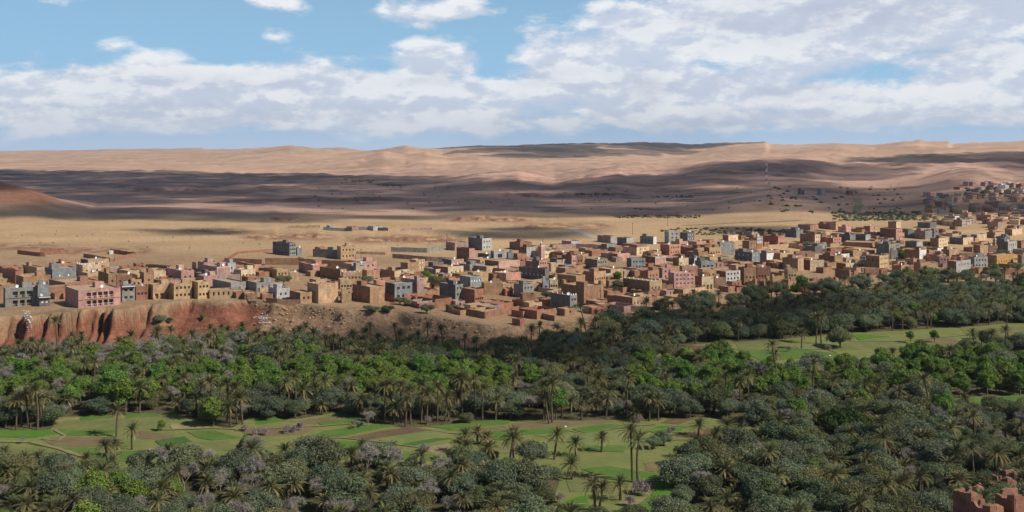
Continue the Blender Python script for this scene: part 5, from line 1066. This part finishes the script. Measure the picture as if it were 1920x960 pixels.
for px, py, s, k, lb in ((300,610,.7,'o','dark shrub on the scarp below the ochre house with arches'),(318,606,.45,'o','small shrub right of the dark shrub on the scarp'),(380,604,.4,'g','little green shrub on the red cliff face'),(530,535,1.0,'o','green tree between houses left of the large banded tan house'),(800,528,.9,'g','green tree in a yard left of the cream-fronted house'),(816,540,1.2,'o','dark round tree beside the dark grey tower'),(750,572,.7,'o','dark shrub below the blue-grey modern house'),(765,574,.6,'o','low shrub right of the shrub below the blue-grey modern house'),
  (690,532,.8,'o','green bush beside the salmon house'),(562,490,.5,'o','olive bush below the dark grey unfinished block'),(1158,530,.9,'g','green tree beside the tan house behind the kasbah'),(1158,545,.9,'o','dark tree behind the kasbah with corner towers'),(1410,556,1.0,'g','green tree left of the ruins'),(1690,486,1.0,'g','green tree between town houses below the dark block'),(1880,482,1.0,'o','dark tree beside the tall pale house near the deep ochre house'),(1905,508,1.0,'o','dark bush at the right edge below the deep ochre house'),(850,586,.7,'o','low scrub at the top of the rubble slope'),(800,588,.8,'o','wide green scrub on the slope below the red courtyard'),(725,590,.7,'o','dark scrub on the slope below the big red-brown house'),(690,588,.5,'o','small dark scrub left on the slope below the big red-brown house'),(700,596,.6,'o','dark scrub patch in the hollow of the slope'),(1025,560,.7,'o','dark shrub left of the kasbah with corner towers'),(1075,582,.7,'o','grey shrub beside the dark grey house with white merlons'),(1864,514,.9,'g','green bush behind the long red wall'),(1420,486,.9,'o','dark tree beside the pale blue-grey house in the town'),(1515,466,1.0,'o','dark tree by the long wall of the town')): shrub(px, py, s, k, lb)
def far_scrub():
    rg = np.random.default_rng(5); V = []; T = []; C = []; o = 0; V0, F0 = ICO1
    for (x0, x1, y0, y1, n, s) in ((1150,1320,404,409,120,1.4),(1560,1760,398,414,300,2.2),(640,700,337,343,40,2.6),(700,760,346,350,40,2.6),(1080,1150,363,366,30,2.4),(1220,1300,368,371,24,2.4),(1240,1420,428,442,110,1.6),(1400,1500,430,440,60,1.7),(560,1500,350,395,110,1.6),(0,1000,430,470,60,.5),(1800,1920,352,372,60,3.5),(1440,1700,350,400,70,2.5)):
        for k in range(n):
            px, py = rg.uniform(x0, x1), rg.uniform(y0, y1); x, y = G(px, py, 700, 5000, 260); z = float(H(x, y)); q = V0*s*rg.uniform(.4, 1.2)*np.array([1.3, 1.0, .75])*rg.uniform(.7, 1.1, (len(V0), 1))+np.array([x, y, z+.2]); V.append(q); T.append(F0+o); o += len(V0); C.append(np.tile(np.array((.075, .085, .045))*rg.uniform(.7, 1.4), (len(V0), 1)))
    tag(link('scrub', mesh('scrub', np.concatenate(V), np.concatenate(T), [LEAF_OLIVE], col=np.concatenate(C))), 'dark scrub scattered over the plain', None, None, 'stuff')
far_scrub()
def far_houses():
    """the hillside town beyond the three hundred nearest houses: too small to tell apart"""
    rs = random.Random(4); q = {}; pts = [(rs.uniform(1790, 1935), rs.uniform(346, 369)) for _ in range(22)]+[(rs.uniform(1740, 1930), rs.uniform(368, 424)) for _ in range(80)]
    b = MB(); keys = ['pink', 'salmon', 'cream', 'tan', 'lgrey', 'redmud', 'mud', 'pinkgrey', 'pink']
    for px, py in pts:
        if px < 1700 and py < 400: continue
        x, y = G(px, py, 700, 4000, 500); z = float(H(x, y)); w_, d_, h = rs.uniform(6, 11), rs.uniform(6, 10), rs.uniform(3, 6); t = R(41+rs.uniform(-5, 5)); c, s = math.cos(t), math.sin(t); n = len(b.v); mi = rs.randrange(len(keys))
        b.box(0, w_, 0, d_, -2, h, mi); b.v[n:] = [(x+a*c-e*s, y+a*s+e*c, z+f) for a, e, f in b.v[n:]]
        for k in range(3):                                      # window recess boxes
            n = len(b.v); b.box(w_*(.2+.25*k), w_*(.2+.25*k)+1.1, -.05, .1, h*.55, h*.55+1.2, len(keys)); b.v[n:] = [(x+a*c-e*s, y+a*s+e*c, z+f) for a, e, f in b.v[n:]]
    tag(link('distant_town', b.mesh('distant_town', [wall_mat(k) for k in keys]+[GLASS])), 'far hillside town too small to tell apart', None, None, 'stuff')
far_houses()

# ------------------------------------------------------------------ labels: which house, which tree
def ordn(n): return {1: 'first', 2: 'second', 3: 'third', 4: 'fourth', 5: 'fifth', 6: 'sixth', 7: 'seventh', 8: 'eighth', 9: 'ninth', 10: 'tenth'}.get(n, '%d%s' % (n, 'th' if 10 < n % 100 < 14 else {1: 'st', 2: 'nd', 3: 'rd'}.get(n % 10, 'th')))
def assign(items, marks, noun):
    cnt = {}
    for it in items:
        best = min(marks, key=lambda m: (m[1]-it['px'])**2+(1.8*(m[2]-it['py']))**2); dx, dy = it['px']-best[1], 1.8*(it['py']-best[2])
        d = ('right of' if dx > 0 else 'left of') if abs(dx) > abs(dy) else ('below' if dy > 0 else 'above'); it['key'] = (best[0], d, noun(it)); it['r'] = math.hypot(dx, dy)
    for it in sorted(items, key=lambda q: q['r']):
        cnt[it['key']] = cnt.get(it['key'], 0)+1; n = cnt[it['key']]; b_, d, no = it['key']
        it['o']['label'] = '%s, %s %s the %s' % (it['desc'], ('nearest '+no) if n == 1 else ('%s %s' % (ordn(n), no)), d, b_)
        w_ = it['o']['label'].split()
        if len(w_) > 16 and ' with ' not in it['desc']: it['o']['label'] = '%s, %s %s the %s' % (' '.join(it['desc'].split()[1:]), ordn(n), d, b_)
        elif len(w_) > 16: it['o']['label'] = '%s, %s %s the %s' % (it['desc'].split(' with ')[0], ordn(n), d, b_)
HM = [(q['lm'], q['px'], q['py']) for q in HOUSES if q['lm']]+[('slender pink minaret', 1015, 470), ('ruins by the grove', 1500, 530), ('thin ochre minaret', 1866, 458), ('lit hillside town', 1850, 358), ('shaded hillside', 1800, 395)]
for q in HOUSES:
    if q['lm'] is not None or q.get('fixed') or 'tiny red hut' in q['desc']: q['o']['label'] = q['desc']
assign([q for q in HOUSES if 'label' not in q['o']], HM, lambda q: 'courtyard' if q['court'] else ('outbuilding' if q['o'].name.startswith('outb') else 'house'))
for q in HOUSES:
    if q['court'] and q['o'].name.startswith('house'): q['o'].name = 'walled_courtyard'
TM = [('big dome-shaped dark green tree', 1585, 785), ('lone palm in the left field', 218, 790), ('tall double palm in the lower field', 1190, 850), ('clump of four tall palms', 1027, 750), ('round green bush in the left field', 303, 802), ('white bare bush at the field edge', 690, 785), ('red ruins at the bottom right', 1870, 925), ('dark round tree in the upper right fields', 1575, 620), ('white rubble spill', 495, 605), ('red cliff', 120, 620), ('ruins by the grove', 1500, 545), ('kasbah with corner towers', 1095, 560), ('deep ochre house', 1877, 495), ('pink blossom by the lower field', 1204, 915), ('palm group at the left edge', 55, 770), ('row of bright green trees', 700, 710), ('leaning palm in the lower field', 1140, 860), ('green strip at the right edge', 1850, 752), ('bottom edge at the centre', 700, 945), ('bottom left corner', 60, 945), ('palm thicket behind the middle field', 790, 750), ('soil field on the right', 1300, 815), ('leafless grey trees below the cliff', 300, 670), ('two thin palms on the right', 1521, 730)]
assign(TREE_OBJ, TM, lambda q: NOUN[q['kind']])

# ------------------------------------------------------------------ the air
def haze():
    q = MB(); q.box(-15600, 15600, -15600, 15600, -4, 420); m = bpy.data.materials.new('haze_air'); m.use_nodes = True; t = NT(m.node_tree); t.n.remove(t.n['Principled BSDF'])
    v = t.new('ShaderNodeVolumePrincipled'); v.inputs['Color'].default_value = (.86, .91, 1, 1); v.inputs['Density'].default_value = HAZE; v.inputs['Anisotropy'].default_value = .1; t.l.new(v.outputs[0], t.n['Material Output'].inputs['Volume'])
    tag(link('haze', q.mesh('haze', [m])), 'thin pale haze over the plain', None, None, 'stuff')
HAZE = 3.2e-5
haze()
